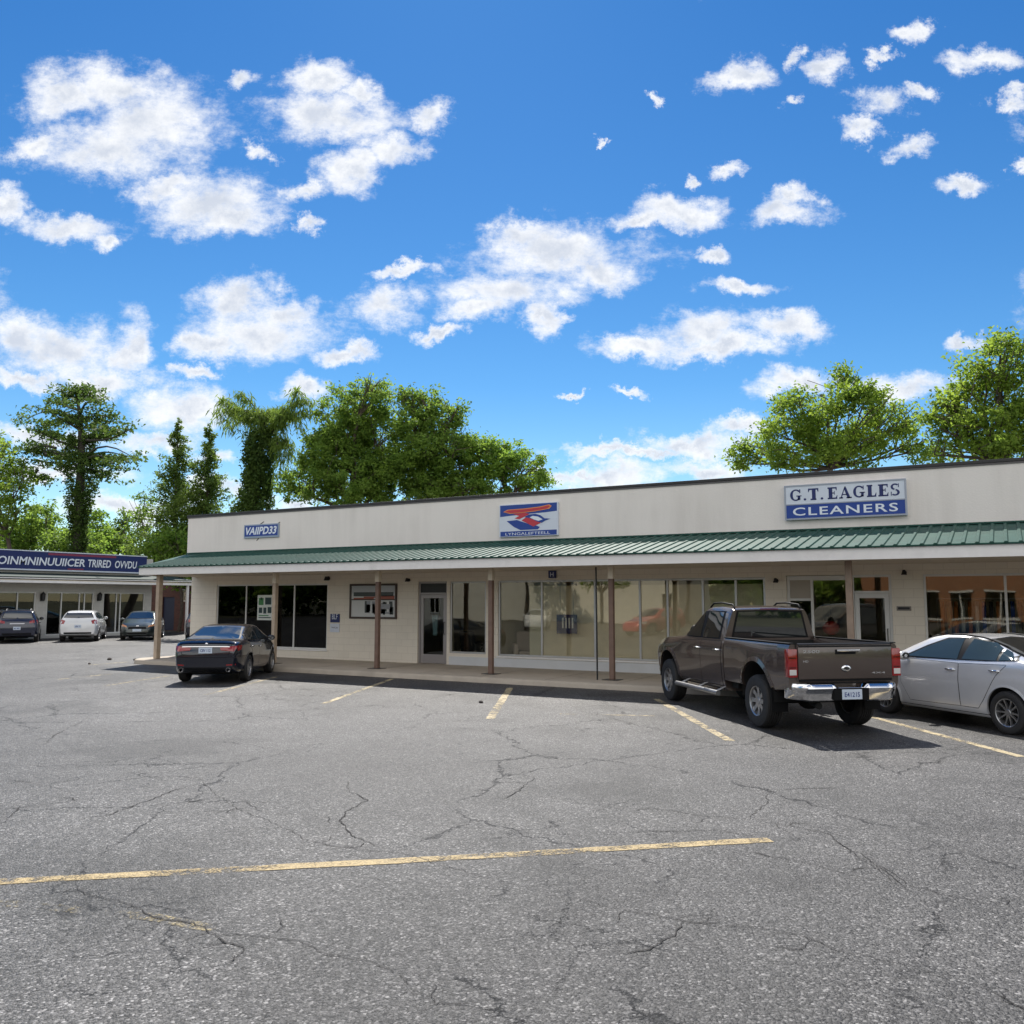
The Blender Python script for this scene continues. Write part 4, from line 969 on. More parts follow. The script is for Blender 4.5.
mb = MB(); mb.box((kw0 + .05, KY + .075, 1.95), (kw1 - .05, KY + .08, 2.65)); mb.build('pane', M['glass_refl'], f, world=True)
mb = MB(); mb.box((kd0, KY + .1, .02), (kd1, KY + .16, 2.2)); mb.build('door', mat('navy_door', (.02, .025, .06), .4), K, world=True)

# ================================================================== trees
M['bark'] = mat('bark', (.085, .065, .05), .9, var=.3, vscale=8, bump=.8, bscale=18)
M['bark_dark'] = mat('ivy_bark', (.05, .045, .035), .9, var=.3, vscale=8, bump=.8, bscale=18)
M['leaf_mid'] = leaf_mat('leaves_mid', (.075, .145, .03), (.185, .275, .052), .52)
M['leaf_dark'] = leaf_mat('leaves_dark', (.028, .064, .018), (.10, .155, .032), .4)
M['leaf_light'] = leaf_mat('leaves_light', (.08, .16, .03), (.185, .28, .05), .52)
M['leaf_yellow'] = leaf_mat('leaves_yellow', (.08, .15, .026), (.21, .295, .05), .52)
M['leaf_conifer'] = leaf_mat('leaves_conifer', (.045, .095, .024), (.15, .215, .045), .45)
M['frond'] = leaf_mat('fronds', (.08, .14, .03), (.17, .24, .05), .45)

def leaf_mesh(name, C, m, parent, size, flat=.35, aspect=.55, updir=None, world=True, long_dir=None):
    """one small rhombic face pair per point"""
    C = np.asarray(C, float); N = len(C)
    nrm = RNG.normal(size=(N, 3)); nrm[:, 2] = np.abs(nrm[:, 2]) * .8 + flat; nrm /= np.linalg.norm(nrm, axis=1)[:, None]
    t = RNG.normal(size=(N, 3)) if long_dir is None else long_dir + RNG.normal(size=(N, 3)) * .25
    t -= nrm * (t * nrm).sum(1)[:, None]; t /= np.linalg.norm(t, axis=1)[:, None] + 1e-9; s = np.cross(nrm, t)
    L = size * RNG.uniform(.6, 1.35, N)[:, None]; W = L * aspect
    fold = nrm * (L * .12)
    v = np.stack([C - t * L * .5, C + s * W * .5 + fold - t * L * .05, C + t * L * .5, C - s * W * .5 + fold - t * L * .05], 1).reshape(-1, 3)
    off = Vector(parent.location); v -= np.array(off)
    me = bpy.data.meshes.new(name); me.vertices.add(4 * N); me.vertices.foreach_set('co', v.ravel())
    me.loops.add(4 * N); me.loops.foreach_set('vertex_index', np.arange(4 * N)); me.polygons.add(N)
    me.polygons.foreach_set('loop_start', np.arange(0, 4 * N, 4)); me.polygons.foreach_set('loop_total', np.full(N, 4)); me.update(calc_edges=True); me.validate()
    me.materials.append(m); o = bpy.data.objects.new(name, me); COL.objects.link(o); o.parent = parent
    return o

def clumps(blobs, per_m3, r_cl, n_leaf, hollow=.55, drop=0.0):
    """leaf positions: clumps thrown into ellipsoids, more of them near the skin"""
    out = []
    for (c, r) in blobs:
        r = np.array(r); k = max(5, int(per_m3 * r[0] * r[1] * r[2] * 4.2))
        d = RNG.normal(size=(k, 3)); d /= np.linalg.norm(d, axis=1)[:, None]
        rr = (hollow + (1 - hollow) * RNG.random(k)) * RNG.uniform(.8, 1.12, k)
        cc = np.array(c) + d * rr[:, None] * r
        for q in cc:
            if RNG.random() < drop: continue
            m_ = int(n_leaf * RNG.uniform(.5, 1.5)); a = r_cl * RNG.uniform(.6, 1.3)
            e = RNG.normal(size=(m_, 3)) * a * np.array([.55, .55, .38]); out.append(q + e)
    return np.concatenate(out)

def limb(mb, a, b, r0, r1, sag=.12, n=6):
    a, b = np.array(a, float), np.array(b, float); L = np.linalg.norm(b - a); pts = []; rs = []
    off = RNG.normal(size=3) * L * .06
    for i in range(n + 1):
        t = i / n; p = a + (b - a) * t; p[2] += L * sag * math.sin(math.pi * t) * (.4 if b[2] > a[2] else 1); p = p + off * math.sin(math.pi * t)
        pts.append(p); rs.append(r0 + (r1 - r0) * t)
    mb.tube(pts, rs, 7)
    return pts

def tree(label, y, trunk_px, blobs_px, leaf, size, per, r_cl, n_leaf, group=None, name='leafy_tree', trunk_r=.22, bark='bark', fork=.35, drop=.0, depth=1.0, hollow=.5, cat='tree', yj=1.0):
    """crown lobes are given as (px, py, rx_px, ry_px): their place and true size follow from the distance"""
    base = PY(trunk_px, 640, y); base = np.array([base[0], base[1], 0.0])
    t = thing(name, label, cat, tuple(base), 0, group)
    blobs = []
    for (px, py, rx, ry) in blobs_px:
        yy_ = y + RNG.uniform(-1, 1) * yj
        c = PY(px, py, yy_); sc = np.linalg.norm(c - CAMP) / FPX
        blobs.append((c, (rx * sc, rx * sc * depth, ry * sc)))
    top = max(b[0][2] for b in blobs); low = min(b[0][2] - b[1][2] for b in blobs)
    mb = MB(); fz = max(1.2, low + (top - low) * fork); cx_ = np.mean([b[0][0] for b in blobs]); fpt = np.array([base[0] * .7 + cx_ * .3, base[1], fz])
    limb(mb, base - [0, 0, .1], fpt, trunk_r, trunk_r * .72, 0)
    for c, r in blobs:
        k = np.array(c) - [0, 0, r[2] * .2]; st = fpt if k[2] > fpt[2] else base + (fpt - base) * .75
        pts = limb(mb, st, k, trunk_r * .5, trunk_r * .14, .05)
        for j in range(7):
            d = RNG.normal(size=3); d[2] = abs(d[2]) * .9; d /= np.linalg.norm(d)
            s0 = pts[3 + j % 4]; mid = limb(mb, s0, np.array(c) + d * np.array(r) * .9, trunk_r * .16, .012, .08, 5)
            limb(mb, mid[3], mid[3] + RNG.normal(size=3) * np.array(r) * .35, trunk_r * .08, .01, .05, 3)
    mb.build('trunk', M[bark], t, smooth=60, world=True)
    P = clumps(blobs, per, r_cl, n_leaf, hollow, drop)
    leaf_mesh('crown', P, M[leaf], t, size)
    return t

G1 = 'trees behind the shops'
# big round tree group behind the left part of the roof
tree('tallest dense green tree behind the roof, right of the drooping ivy tree', 40, 352, [(330,455,34,34),(362,408,34,30),(345,432,34,34),(318,480,30,26),(352,480,40,34),(378,440,30,40),(372,388,18,14),(300,487,22,22),(384,480,34,30)], 'leaf_mid', .205, 2.0, .46, 84, G1, trunk_r=.3)
tree('dense green tree behind the roof, in the middle of the leafy trio', 42, 428, [(412,412,26,26),(440,425,26,24),(466,442,16,18),(470,468,20,22),(425,450,38,34),(452,452,22,26),(408,400,16,14),(432,402,14,12),(456,412,9,10),(410,472,34,24),(446,480,32,24),(432,490,42,13),(470,490,26,12)], 'leaf_mid', .205, 2.0, .46, 84, G1, trunk_r=.3)
tree('lower rounded tree behind the roof, left of the bird emblem sign', 44, 500, [(480,456,24,22),(488,446,18,12),(512,456,22,16),(536,470,14,14),(503,464,24,20),(525,476,20,16),(488,482,28,20),(540,484,9,12),(515,488,22,12)], 'leaf_light', .205, 2.1, .5, 84, G1, trunk_r=.22)
# right
tree('wide airy tree behind the roof above the cleaners sign', 33, 838, [(842,398,26,24),(805,412,28,22),(870,405,24,22),(780,435,26,18),(830,432,38,26),(885,425,24,22),(760,452,22,12),(858,448,38,20),(800,455,34,16),(908,440,14,22),(742,462,10,7),(848,378,10,10),(906,422,18,18),(918,448,12,14),(780,412,14,12),(745,450,14,12)], 'leaf_yellow', .145, 5.0, .40, 92, G1, trunk_r=.13, fork=.05, drop=.1)
tree('tall spreading tree at the far right edge behind the roof', 31, 1012, [(1005,362,30,24),(985,390,28,22),(1020,395,30,30),(960,415,24,22),(950,442,18,18),(990,425,32,24),(1040,420,34,40),(1045,370,30,30),(975,450,28,14),(1015,450,30,14),(1000,344,14,9),(940,424,16,18),(934,452,14,14),(948,405,12,12),(970,395,16,14),(1075,400,30,34)], 'leaf_yellow', .145, 4.6, .40, 90, G1, trunk_r=.15, fork=.1, drop=.12)
# left side
tree('light yellow green tree at the far left edge', 34, 8, [(0,470,22,18),(12,492,18,14),(-20,490,26,26),(5,515,22,14),(24,478,9,12),(-30,450,26,20),(-5,450,18,12),(-45,520,30,24)], 'leaf_yellow', .26, 1.7, .5, 44, G1, trunk_r=.18, drop=.12, fork=.1)
tree('bushy tree low behind the left shop, left of the ivy clad trunk', 44, 45, [(40,525,20,18),(58,540,18,14),(25,538,20,16),(48,512,10,8),(10,545,20,12)], 'leaf_mid', .30, 1.9, .55, 48, G1, trunk_r=.15)
tree('bushy tree low behind the left shop, just right of the ivy clad trunk', 46, 100, [(98,528,14,18),(110,540,14,14),(92,545,18,12),(118,545,12,14)], 'leaf_light', .30, 1.9, .55, 48, G1, trunk_r=.15)
tree('dark narrow tree between the bushy trees behind the left shop', 48, 124, [(125,520,8,12),(124,535,11,14),(128,550,14,12)], 'leaf_conifer', .28, 2.2, .45, 48, G1, trunk_r=.12)
tree('pale green young tree left of the two pointed trees', 41, 145, [(140,503,12,12),(148,520,14,16),(136,522,9,10),(152,540,16,16),(136,545,14,12)], 'leaf_light', .26, 1.7, .5, 44, G1, trunk_r=.12, drop=.1)
# a green backdrop row of their own, lower
for px, lab in ((-40, 'low green tree beyond the left shop at the picture edge'), (75, 'low green tree hidden behind the base of the ivy clad trunk'), (178, 'low green tree in front of the pointed trees at the roof end')):
    tree(lab, 43 if px < 170 else 38, px, [(px, 545, 24, 14), (px + 14, 556, 18, 12), (px - 14, 552, 18, 12), (px + 2, 572, 24, 16)], 'leaf_mid' if px < 170 else 'leaf_light', .3, 1.9, .55, 48, G1, trunk_r=.12)

def conifer(label, y, px, py_top, py_base, half_px, tip_px=2.5):
    base = PY(px, 640, y); base[2] = 0
    t = thing('pointed_tree', label, 'tree', tuple(base), 0, 'pointed trees beside the roof end')
    top = PY(px, py_top, y)[2]; low = PY(px, py_base, y)[2]; sc = np.linalg.norm(base - CAMP) / FPX
    mb = MB(); mb.tube([base - [0, 0, .1], base + [0, 0, top * .5], [base[0], base[1], top]], [.2, .12, .02], 8); C = []
    n_ = 230
    for i in range(n_):
        f = ((i + RNG.random()) / n_) ** .85; z = top - (top - low) * f
        r = (tip_px + (half_px - tip_px) * f ** 1.05) * sc * RNG.uniform(.45, 1.25); a = RNG.uniform(0, 2 * math.pi)
        e = np.array([base[0] + r * math.cos(a), base[1] + r * math.sin(a), z + r * .35 + RNG.normal() * .15])
        if i % 2 == 0: mb.tube([[base[0], base[1], z - r * .15], (np.array([base[0], base[1], z]) + e) / 2, e], [.03, .02, .008], 5)
        k = int(22 + 95 * f); u = RNG.random(k)[:, None] ** .5; sp = .07 + .2 * f
        C.append(np.array([base[0], base[1], z]) * (1 - u) + e * u + RNG.normal(size=(k, 3)) * np.array([sp, sp, sp * .9]))
    mb.build('trunk', M['bark'], t, smooth=60, world=True)
    leaf_mesh('crown', np.concatenate(C), M['leaf_conifer'], t, .19)
conifer('left of two pointed green trees, wider at its foot', 40, 170, 424, 575, 44)
conifer('right of two pointed green trees, standing at the roof end', 41, 202, 428, 575, 34, 3)

# the tall ivy clad tree with tiered branches
def ivy_tree():
    y = 37.0; base = PY(79, 640, y); base[2] = 0; q = lambda px, py, dy=0: PY(px, py, y + dy)
    t = thing('ivy_clad_tree', 'tall dark ivy clad tree with tiered spreading branches above the left shop', 'tree', tuple(base), 0, G1)
    mb = MB(); ax = [base - [0, 0, .1], q(78, 552), q(79, 500), q(82, 455), q(80, 415), q(76, 392)]
    mb.tube(ax, [.42, .36, .3, .24, .14, .05], 10); C = []; D_ = []
    tiers = [((80, 470), (46, 455), 1.5), ((80, 470), (34, 462), -1), ((46, 455), (30, 445), 1), ((82, 450), (28, 427), -2), ((82, 452), (40, 428), 2.2), ((81, 430), (24, 421), .5), ((82, 445), (120, 428), 1.5), ((82, 440), (132, 428), -1),
             ((83, 460), (132, 458), 1), ((83, 458), (140, 462), -1.6), ((83, 470), (112, 480), .8), ((83, 462), (122, 470), -.5), ((80, 420), (110, 418), 1), ((80, 415), (100, 402), -1), ((79, 410), (55, 402), 1), ((77, 400), (66, 394), -.6), ((78, 402), (92, 394), .6),
             ((76, 396), (80, 389), .2), ((80, 430), (50, 412), -1.4), ((82, 438), (112, 440), 2), ((80, 470), (58, 440), 2), ((38, 470), (36, 482), .5), ((80, 425), (64, 415), 0), ((81, 428), (98, 425), .5), ((56, 448), (22, 455), 0)]
    for a, b, dy in tiers:
        p0, p1 = q(*a), q(b[0], b[1], dy); pts = limb(mb, p0, p1, .1, .015, .10)
        for s in range(15):
            f = RNG.uniform(.28, 1.06); c = p0 + (p1 - p0) * f; c = c + RNG.normal(size=3) * np.array([.42, .55, .14]); c[2] += .1
            C.append(c + RNG.normal(size=(20, 3)) * np.array([.34, .34, .11]))
    for i in range(420):      # ivy up the trunk, thick in the middle
        f = RNG.random(); py = 556 - f * 120; p = q(78 + 3 * f, py); rad = .45 + .75 * math.exp(-((f - .72) / .3) ** 2) - .1 * f
        a = RNG.uniform(0, 2 * math.pi); r = rad * RNG.uniform(.6, 1.1); D_.append(p + np.array([r * math.cos(a), r * math.sin(a), 0]) + RNG.normal(size=(22, 3)) * .15)
    mb.build('trunk', M['bark_dark'], t, smooth=60, world=True)
    leaf_mesh('crown', np.concatenate(C), M['leaf_dark'], t, .27)
    leaf_mesh('ivy', np.concatenate(D_), M['leaf_dark'], t, .2)
ivy_tree()

# the drooping tree: an ivy covered column topped with hanging fronds
def frond_tree():
    y = 38.5; base = PY(254, 640, y); base[2] = 0; q = lambda px, py, dy=0: PY(px, py, y + dy)
    t = thing('drooping_tree', 'ivy covered column of a tree topped with drooping pale fronds', 'tree', tuple(base), 0, G1)
    mb = MB(); mb.tube([base - [0, 0, .1], q(253, 510), q(260, 450), q(266, 420)], [.4, .36, .25, .12], 10); C = []; F_ = []; FD = []
    for i in range(460):
        f = RNG.random(); p = q(251 + 13 * f, 530 - f * 98); rad = (.95 - .1 * f - .5 * max(0, f - .55)) * (1 + .2 * math.sin(9 * f)); a = RNG.uniform(0, 2 * math.pi); r = rad * RNG.uniform(.65, 1.12)
        C.append(p + np.array([r * math.cos(a), r * math.sin(a), 0]) + RNG.normal(size=(24, 3)) * .17)
    arms = [((264, 430), (240, 392), (218, 420), 0), ((264, 430), (235, 398), (216, 410), 1), ((264, 425), (246, 395), (232, 432), -1), ((265, 425), (255, 392), (246, 440), .6), ((265, 425), (262, 394), (258, 428), -.8), ((266, 425), (272, 396), (270, 432), .8),
            ((268, 428), (284, 410), (286, 455), 0), ((270, 435), (292, 395), (302, 430), 0), ((270, 432), (296, 390), (312, 402), .7), ((270, 432), (290, 392), (280, 420), -.6), ((270, 440), (288, 430), (292, 462), .4), ((266, 420), (270, 400), (290, 418), 1.4),
            ((264, 425), (228, 400), (222, 398), .3), ((270, 430), (300, 396), (298, 388), .2), ((264, 424), (250, 396), (238, 392), -.5), ((272, 440), (282, 438), (280, 478), -.3), ((272, 432), (304, 400), (316, 416), .9), ((264, 430), (238, 400), (226, 428), 1.2)]
    for a, m_, b, dy in arms:
        p0, p1, p2 = q(*a), q(m_[0], m_[1], dy * .6), q(b[0], b[1], dy)
        pts = [(1 - s) ** 2 * p0 + 2 * s * (1 - s) * p1 * 1.0 + s * s * p2 for s in np.linspace(0, 1, 9)]
        mb.tube(pts, list(np.linspace(.05, .012, 9)), 6)
        for s in np.linspace(.12, 1, 40):
            c = (1 - s) ** 2 * p0 + 2 * s * (1 - s) * p1 + s * s * p2
            for k in range(7):
                side = RNG.normal(size=3) * np.array([.2, .2, .08]); d = np.array([side[0] * 1.2, side[1] * 1.2, -.75]); d /= np.linalg.norm(d)
                L = RNG.uniform(.15, .8); F_.append(c + side + d * L * .5); FD.append(d)
    mb.build('trunk', M['bark_dark'], t, smooth=60, world=True)
    leaf_mesh('ivy', np.concatenate(C), M['leaf_dark'], t, .22)
    leaf_mesh('fronds', np.array(F_), M['frond'], t, .52, flat=.0, aspect=.13, long_dir=np.array(FD))
frond_tree()

# ================================================================== vehicles
def paint(name, col, metal=.35, rough=.3, coat=1.0, dirt=.12):
    m = mat(name, col, rough, metal, coat, .5, var=.04, vscale=2, dirt=dirt, dcol=tuple(c * .6 + .03 for c in col), dscale=2.5)
    return m
M['cglass'] = mat('car_glass', (.010, .013, .015), .02, spec=.5, ior=2.1)
M['cglass_clear'] = mat('car_glass_light', (.03, .042, .04), .02, spec=.5, ior=1.7)
M['trim'] = mat('black_trim', (.010, .010, .011), .45, spec=.08)
M['chrome'] = mat('chrome', (.80, .80, .82), .09, 1.0)
M['chrome_dull'] = mat('silver_metal', (.42, .42, .43), .3, .85)
M['tyre'] = mat('tyre_rubber', (.022, .021, .021), .75, var=.2, vscale=8, bump=.2, bscale=30)
M['well'] = mat('wheel_well', (.008, .008, .008), .9)
M['lamp_red'] = mat('lamp_red', (.27, .008, .010), .12, coat=1, var=.2, vscale=12)
M['lamp_white'] = mat('lamp_clear', (.6, .58, .56), .12, coat=1)
M['lamp_amber'] = mat('lamp_amber', (.55, .25, .10), .15, coat=1)
M['plate'] = mat('number_plate', (.55, .62, .72), .4)
M['plate_ink'] = mat('plate_ink', (.03, .05, .2), .5)
M['headlamp'] = mat('headlamp', (.5, .5, .5), .08, .4, coat=1)

def interp(pts, xs, sig=0.0):
    p = sorted(pts); X = [a for a, _ in p]; Z = [b for _, b in p]
    if sig <= 0: return np.interp(xs, X, Z)
    d = .005; lo, hi = X[0] - .6, X[-1] + .6; g = np.arange(lo, hi, d)
    y = np.interp(g, X, Z)
    # odd reflection at the ends keeps the end values
    y = np.where(g < X[0], 2 * Z[0] - np.interp(2 * X[0] - g, X, Z), y); y = np.where(g > X[-1], 2 * Z[-1] - np.interp(2 * X[-1] - g, X, Z), y)
    k = np.exp(-.5 * (np.arange(-int(4 * sig / d), int(4 * sig / d) + 1) * d / sig) ** 2); k /= k.sum()
    return np.interp(xs, g, np.convolve(y, k, 'same'))

def catmull(P, n):
    P = np.array(P, float); Q = np.vstack([2 * P[0] - P[1], P, 2 * P[-1] - P[-2]]); out = []
    for i in range(1, len(Q) - 2):
        for k in range(n):
            t = k / n; a, b, c, d = Q[i - 1], Q[i], Q[i + 1], Q[i + 2]
            out.append(.5 * (2 * b + (c - a) * t + (2 * a - 5 * b + 4 * c - d) * t * t + (3 * b - a - 3 * c + d) * t ** 3))
    out.append(P[-1]); return np.array(out)

def loft_body(S):
    xr, xf = S['top'][0][0], S['top'][-1][0]
    xs = np.unique(np.concatenate([np.arange(xr, xf, .05), xr + np.array([0, .015, .035, .07, .11]), xf - np.array([0, .015, .035, .07, .11]), [xf]]).round(4))
    xs = xs[(xs >= xr) & (xs <= xf)]
    sg = S.get('sig', .05); sq = S.get('square', 0.0)
    top = interp(S['top'], xs, sg); belt = np.minimum(interp(S['belt'], xs, sg), top - .012); bot = interp(S['bot'], xs, .04); w = interp(S['plan'], xs, .05); wr = interp(S['roof'], xs, .08)
    rows = []
    for X, T, Bz, Z0, W, Wr in zip(xs, top, belt, bot, w, wr):
        h = Bz - Z0; g = T - Bz; s = np.clip((g - .05) / .22, 0, 1); s = s * s * (3 - 2 * s)
        cr = S.get('crease', .012)
        low = [(0, Z0), (W * .78, Z0), (W * .915, Z0 + .03), (W * .965, Z0 + .20 * h), (W * .985, Z0 + .42 * h), (W, Z0 + .66 * h), (W - cr, Z0 + .80 * h), (W * .975, Z0 + .92 * h), (W * .95, Bz)]
        Wt = min(Wr, W * .9)
        hood = [(W * .915, Bz + .40 * g), (W * (.80 + .06 * sq), Bz + .74 * g), (W * .6, Bz + .90 * g), (W * .3, Bz + .98 * g), (0, T)]
        cab = [((W * .95) * .52 + Wt * .48 + .008, Bz + .46 * g), (Wt + .012, Bz + (.85 + .05 * sq) * g), (Wt - .07, Bz + .955 * g + .01 * sq), (Wt * .5, T - .006), (0, T)]
        up = [(a[0] * (1 - s) + b[0] * s, a[1] * (1 - s) + b[1] * s) for a, b in zip(hood, cab)]
        half = catmull(low + up, 3)
        rows.append((X, half))
    m = len(rows[0][1]); vs = []; fs = []
    for X, half in rows:
        vs += [(X, y, z) for y, z in half] + [(X, -y, z) for y, z in half[-2:0:-1]]
    k = 2 * m - 2
    for i in range(len(rows) - 1):
        for j in range(k): fs.append((i * k + j, i * k + (j + 1) % k, (i + 1) * k + (j + 1) % k, (i + 1) * k + j))
    fs.append(tuple(range(k))); fs.append(tuple(range((len(rows) - 1) * k, len(rows) * k)))
    return vs, fs

class Skin:
    """the outer surface of a body, to lay glass, lamps, doors and seams on"""
    def __init__(s, vs, fs):
        s.t = BVHTree.FromPolygons([Vector(v) for v in vs], fs); me = bpy.data.meshes.new('skin_tmp'); me.from_pydata(vs, [], fs)
        bm = bmesh.new(); bm.from_mesh(me); bmesh.ops.recalc_face_normals(bm, faces=bm.faces); s.t = BVHTree.FromBMesh(bm); bm.free(); bpy.data.meshes.remove(me)
    def cast(s, o, d):
        h = s.t.ray_cast(Vector(o), Vector(d)); 
        if h[0] is None: h = s.t.find_nearest(Vector(o) + Vector(d) * 2.2)
        n = h[1] if h[1].dot(Vector(d)) < 0 else -h[1]
        return h[0], n
    def near(s, p):
        h = s.t.find_nearest(Vector(p)); return h[0], h[1]

def poly_patch(mb, skin, poly, axis, sgn=1, off=.004, rim=.012, cell=.07, mi=0):
    """polygon drawn in a side ('y': x,z), end ('x': y,z) or top ('z': x,y) view, laid onto the skin"""
    bm = bmesh.new(); f = bm.faces.new([bm.verts.new((a, b, 0)) for a, b in poly])
    lo = np.min(poly, 0); hi = np.max(poly, 0)
    for ax in (0, 1):
        k = int((hi[ax] - lo[ax]) / cell) + 1
        for i in range(1, k):
            c = lo[ax] + (hi[ax] - lo[ax]) * i / k; co = [0, 0, 0]; co[ax] = c; no = [0, 0, 0]; no[ax] = 1
            bmesh.ops.bisect_plane(bm, geom=bm.verts[:] + bm.edges[:] + bm.faces[:], plane_co=co, plane_no=no, dist=1e-5)
    bm.verts.ensure_lookup_table(); bm.verts.index_update(); vs = []; nn = []
    for v in bm.verts:
        a, b = v.co.x, v.co.y
        if axis == 'y': o, d = (a, 3 * sgn, b), (0, -sgn, 0)
        elif axis == 'x': o, d = (4 * sgn, a, b), (-sgn, 0, 0)
        else: o, d = (a, b, 4), (0, 0, -1)
        p, n_ = skin.cast(o, d); vs.append(p + n_ * off); nn.append(n_)
    fs = [tuple(v.index for v in f.verts) for f in bm.faces]
    be = [(e.verts[0].index, e.verts[1].index) for e in bm.edges if len(e.link_faces) == 1]; bm.free()
    base = len(vs); vs2 = vs + [p - n_ * rim for p, n_ in zip(vs, nn)]
    fs2 = fs + [(a, b, b + base, a + base) for a, b in be]
    mb.add(vs2, fs2, mi); return mb

def quad_patch(mb, skin, c, nu=6, nv=4, off=.006, rim=.015, mi=0):
    c = [np.array(p, float) for p in c]; vs = []; nn = []
    for j in range(nv + 1):
        for i in range(nu + 1):
            u, v = i / nu, j / nv; p = (c[0] * (1 - u) + c[1] * u) * (1 - v) + (c[3] * (1 - u) + c[2] * u) * v
            q, n_ = skin.near(p); vs.append(q + n_ * off); nn.append(n_)
    id_ = lambda i, j: j * (nu + 1) + i
    fs = [(id_(i, j), id_(i + 1, j), id_(i + 1, j + 1), id_(i, j + 1)) for j in range(nv) for i in range(nu)]
    ring = [id_(i, 0) for i in range(nu + 1)] + [id_(nu, j) for j in range(1, nv + 1)] + [id_(i, nv) for i in range(nu - 1, -1, -1)] + [id_(0, j) for j in range(nv - 1, 0, -1)]
    b = len(vs); vs2 = vs + [p - n_ * rim for p, n_ in zip(vs, nn)]
    fs += [(ring[k], ring[(k + 1) % len(ring)], ring[(k + 1) % len(ring)] + b, ring[k] + b) for k in range(len(ring))]
    mb.add(vs2, fs, mi); return mb

def seam(mb, skin, pts, sgn, w_=.005, off=.0025, axis='y'):
    P = [];  N = []
    for a, b in zip(pts[:-1], pts[1:]):
        k = max(2, int(math.dist(a, b) / .05))
        for i in range(k): P.append((a[0] + (b[0] - a[0]) * i / k, a[1] + (b[1] - a[1]) * i / k))
    P.append(pts[-1]); vs = []; fs = []
    for i, p in enumerate(P):
        q = P[min(i + 1, len(P) - 1)]; r = P[max(i - 1, 0)]; t = np.array([q[0] - r[0], q[1] - r[1]]); t /= np.linalg.norm(t) + 1e-9
        for s in (1, -1):
            a, b = p[0] - t[1] * w_ * s, p[1] + t[0] * w_ * s
            o, d = ((a, 3 * sgn, b), (0, -sgn, 0)) if axis == 'y' else ((4 * sgn, a, b), (-sgn, 0, 0))
            h, n_ = skin.cast(o, d); vs.append(h + n_ * off)
    for i in range(len(P) - 1): fs.append((2 * i, 2 * i + 1, 2 * i + 3, 2 * i + 2))
    mb.add(vs, fs)

def wheel(parent, x, y, Rr, w_, style='sedan', rim_r=None):
    sg = 1 if y > 0 else -1; rr = rim_r or Rr * .66
    mb = MB(); mb.lathe([(.0, -sg * .03), (rr * .93, -sg * .03), (rr * .93, sg * .0), (rr * .5, sg * .0), (rr * .5, sg * .02), (0, sg * .02)], (0, 0, 0), 'y', 24); h = mb.build('wheel', M['well'], parent, smooth=40); h.location = (x, y, Rr)
    hw = w_ / 2; prof = [(rr * .97, -hw * .82), (rr + .01, -hw * .95), (Rr * .86, -hw), (Rr * .95, -hw * .9), (Rr - .006, -hw * .68)]
    for k in range(-2, 3): prof += [(Rr, hw * (.26 * k - .09)), (Rr, hw * (.26 * k + .07)), (Rr - .012, hw * (.26 * k + .09)), (Rr - .012, hw * (.26 * k + .15))]
    prof += [(Rr - .006, hw * .68), (Rr * .95, hw * .9), (Rr * .86, hw), (rr + .01, hw * .95), (rr * .97, hw * .82)]
    mb = MB(); mb.lathe(prof, (0, 0, 0), 'y', 40, closed=True); mb.build('tyre', M['tyre'], h, smooth=35)
    # rim: barrel, lip, spokes, hub
    o = sg * hw
    mb = MB(); mb.lathe([(rr * .985, -o * .8), (rr * .93, -o * .75), (rr * .90, o * .5), (rr * .93, o * .86), (rr * .985, o * .92), (rr * 1.0, o * .84), (rr * .96, o * .6), (rr * .96, -o * .7)], (0, 0, 0), 'y', 40, closed=True)
    mb.lathe([(.0, o * .70), (rr * .20, o * .70), (rr * .24, o * .62), (rr * .24, o * .1), (0, o * .1)], (0, 0, 0), 'y', 20)
    ns = {'sedan': 10, 'truck': 8, 'five': 5, 'seven': 7}[style]; half = {'sedan': .05, 'truck': .125, 'five': .14, 'seven': .09}[style]
    for k in range(ns):
        a = 2 * math.pi * k / ns + (.07 if style == 'sedan' and k % 2 else 0) ; ca, sa = math.cos(a), math.sin(a); pts = []
        for r_, wd, yo in ((rr * .18, half * rr * 1.3, .66), (rr * .6, half * rr * 1.0, .60), (rr * .94, half * rr * 1.35, .72)):
            for s in (1, -1):
                pts.append((r_ * ca - s * wd * sa, o * yo, r_ * sa + s * wd * ca))
        back = [(p[0], p[1] - o * .35, p[2]) for p in pts]
        mb.add(pts + back, [(0, 1, 3, 2), (2, 3, 5, 4), (6, 8, 9, 7), (8, 10, 11, 9), (0, 2, 8, 6), (2, 4, 10, 8), (1, 7, 9, 3), (3, 9, 11, 5)])
    mb.build('rim', M['chrome_dull'], h, smooth=30)
    return h

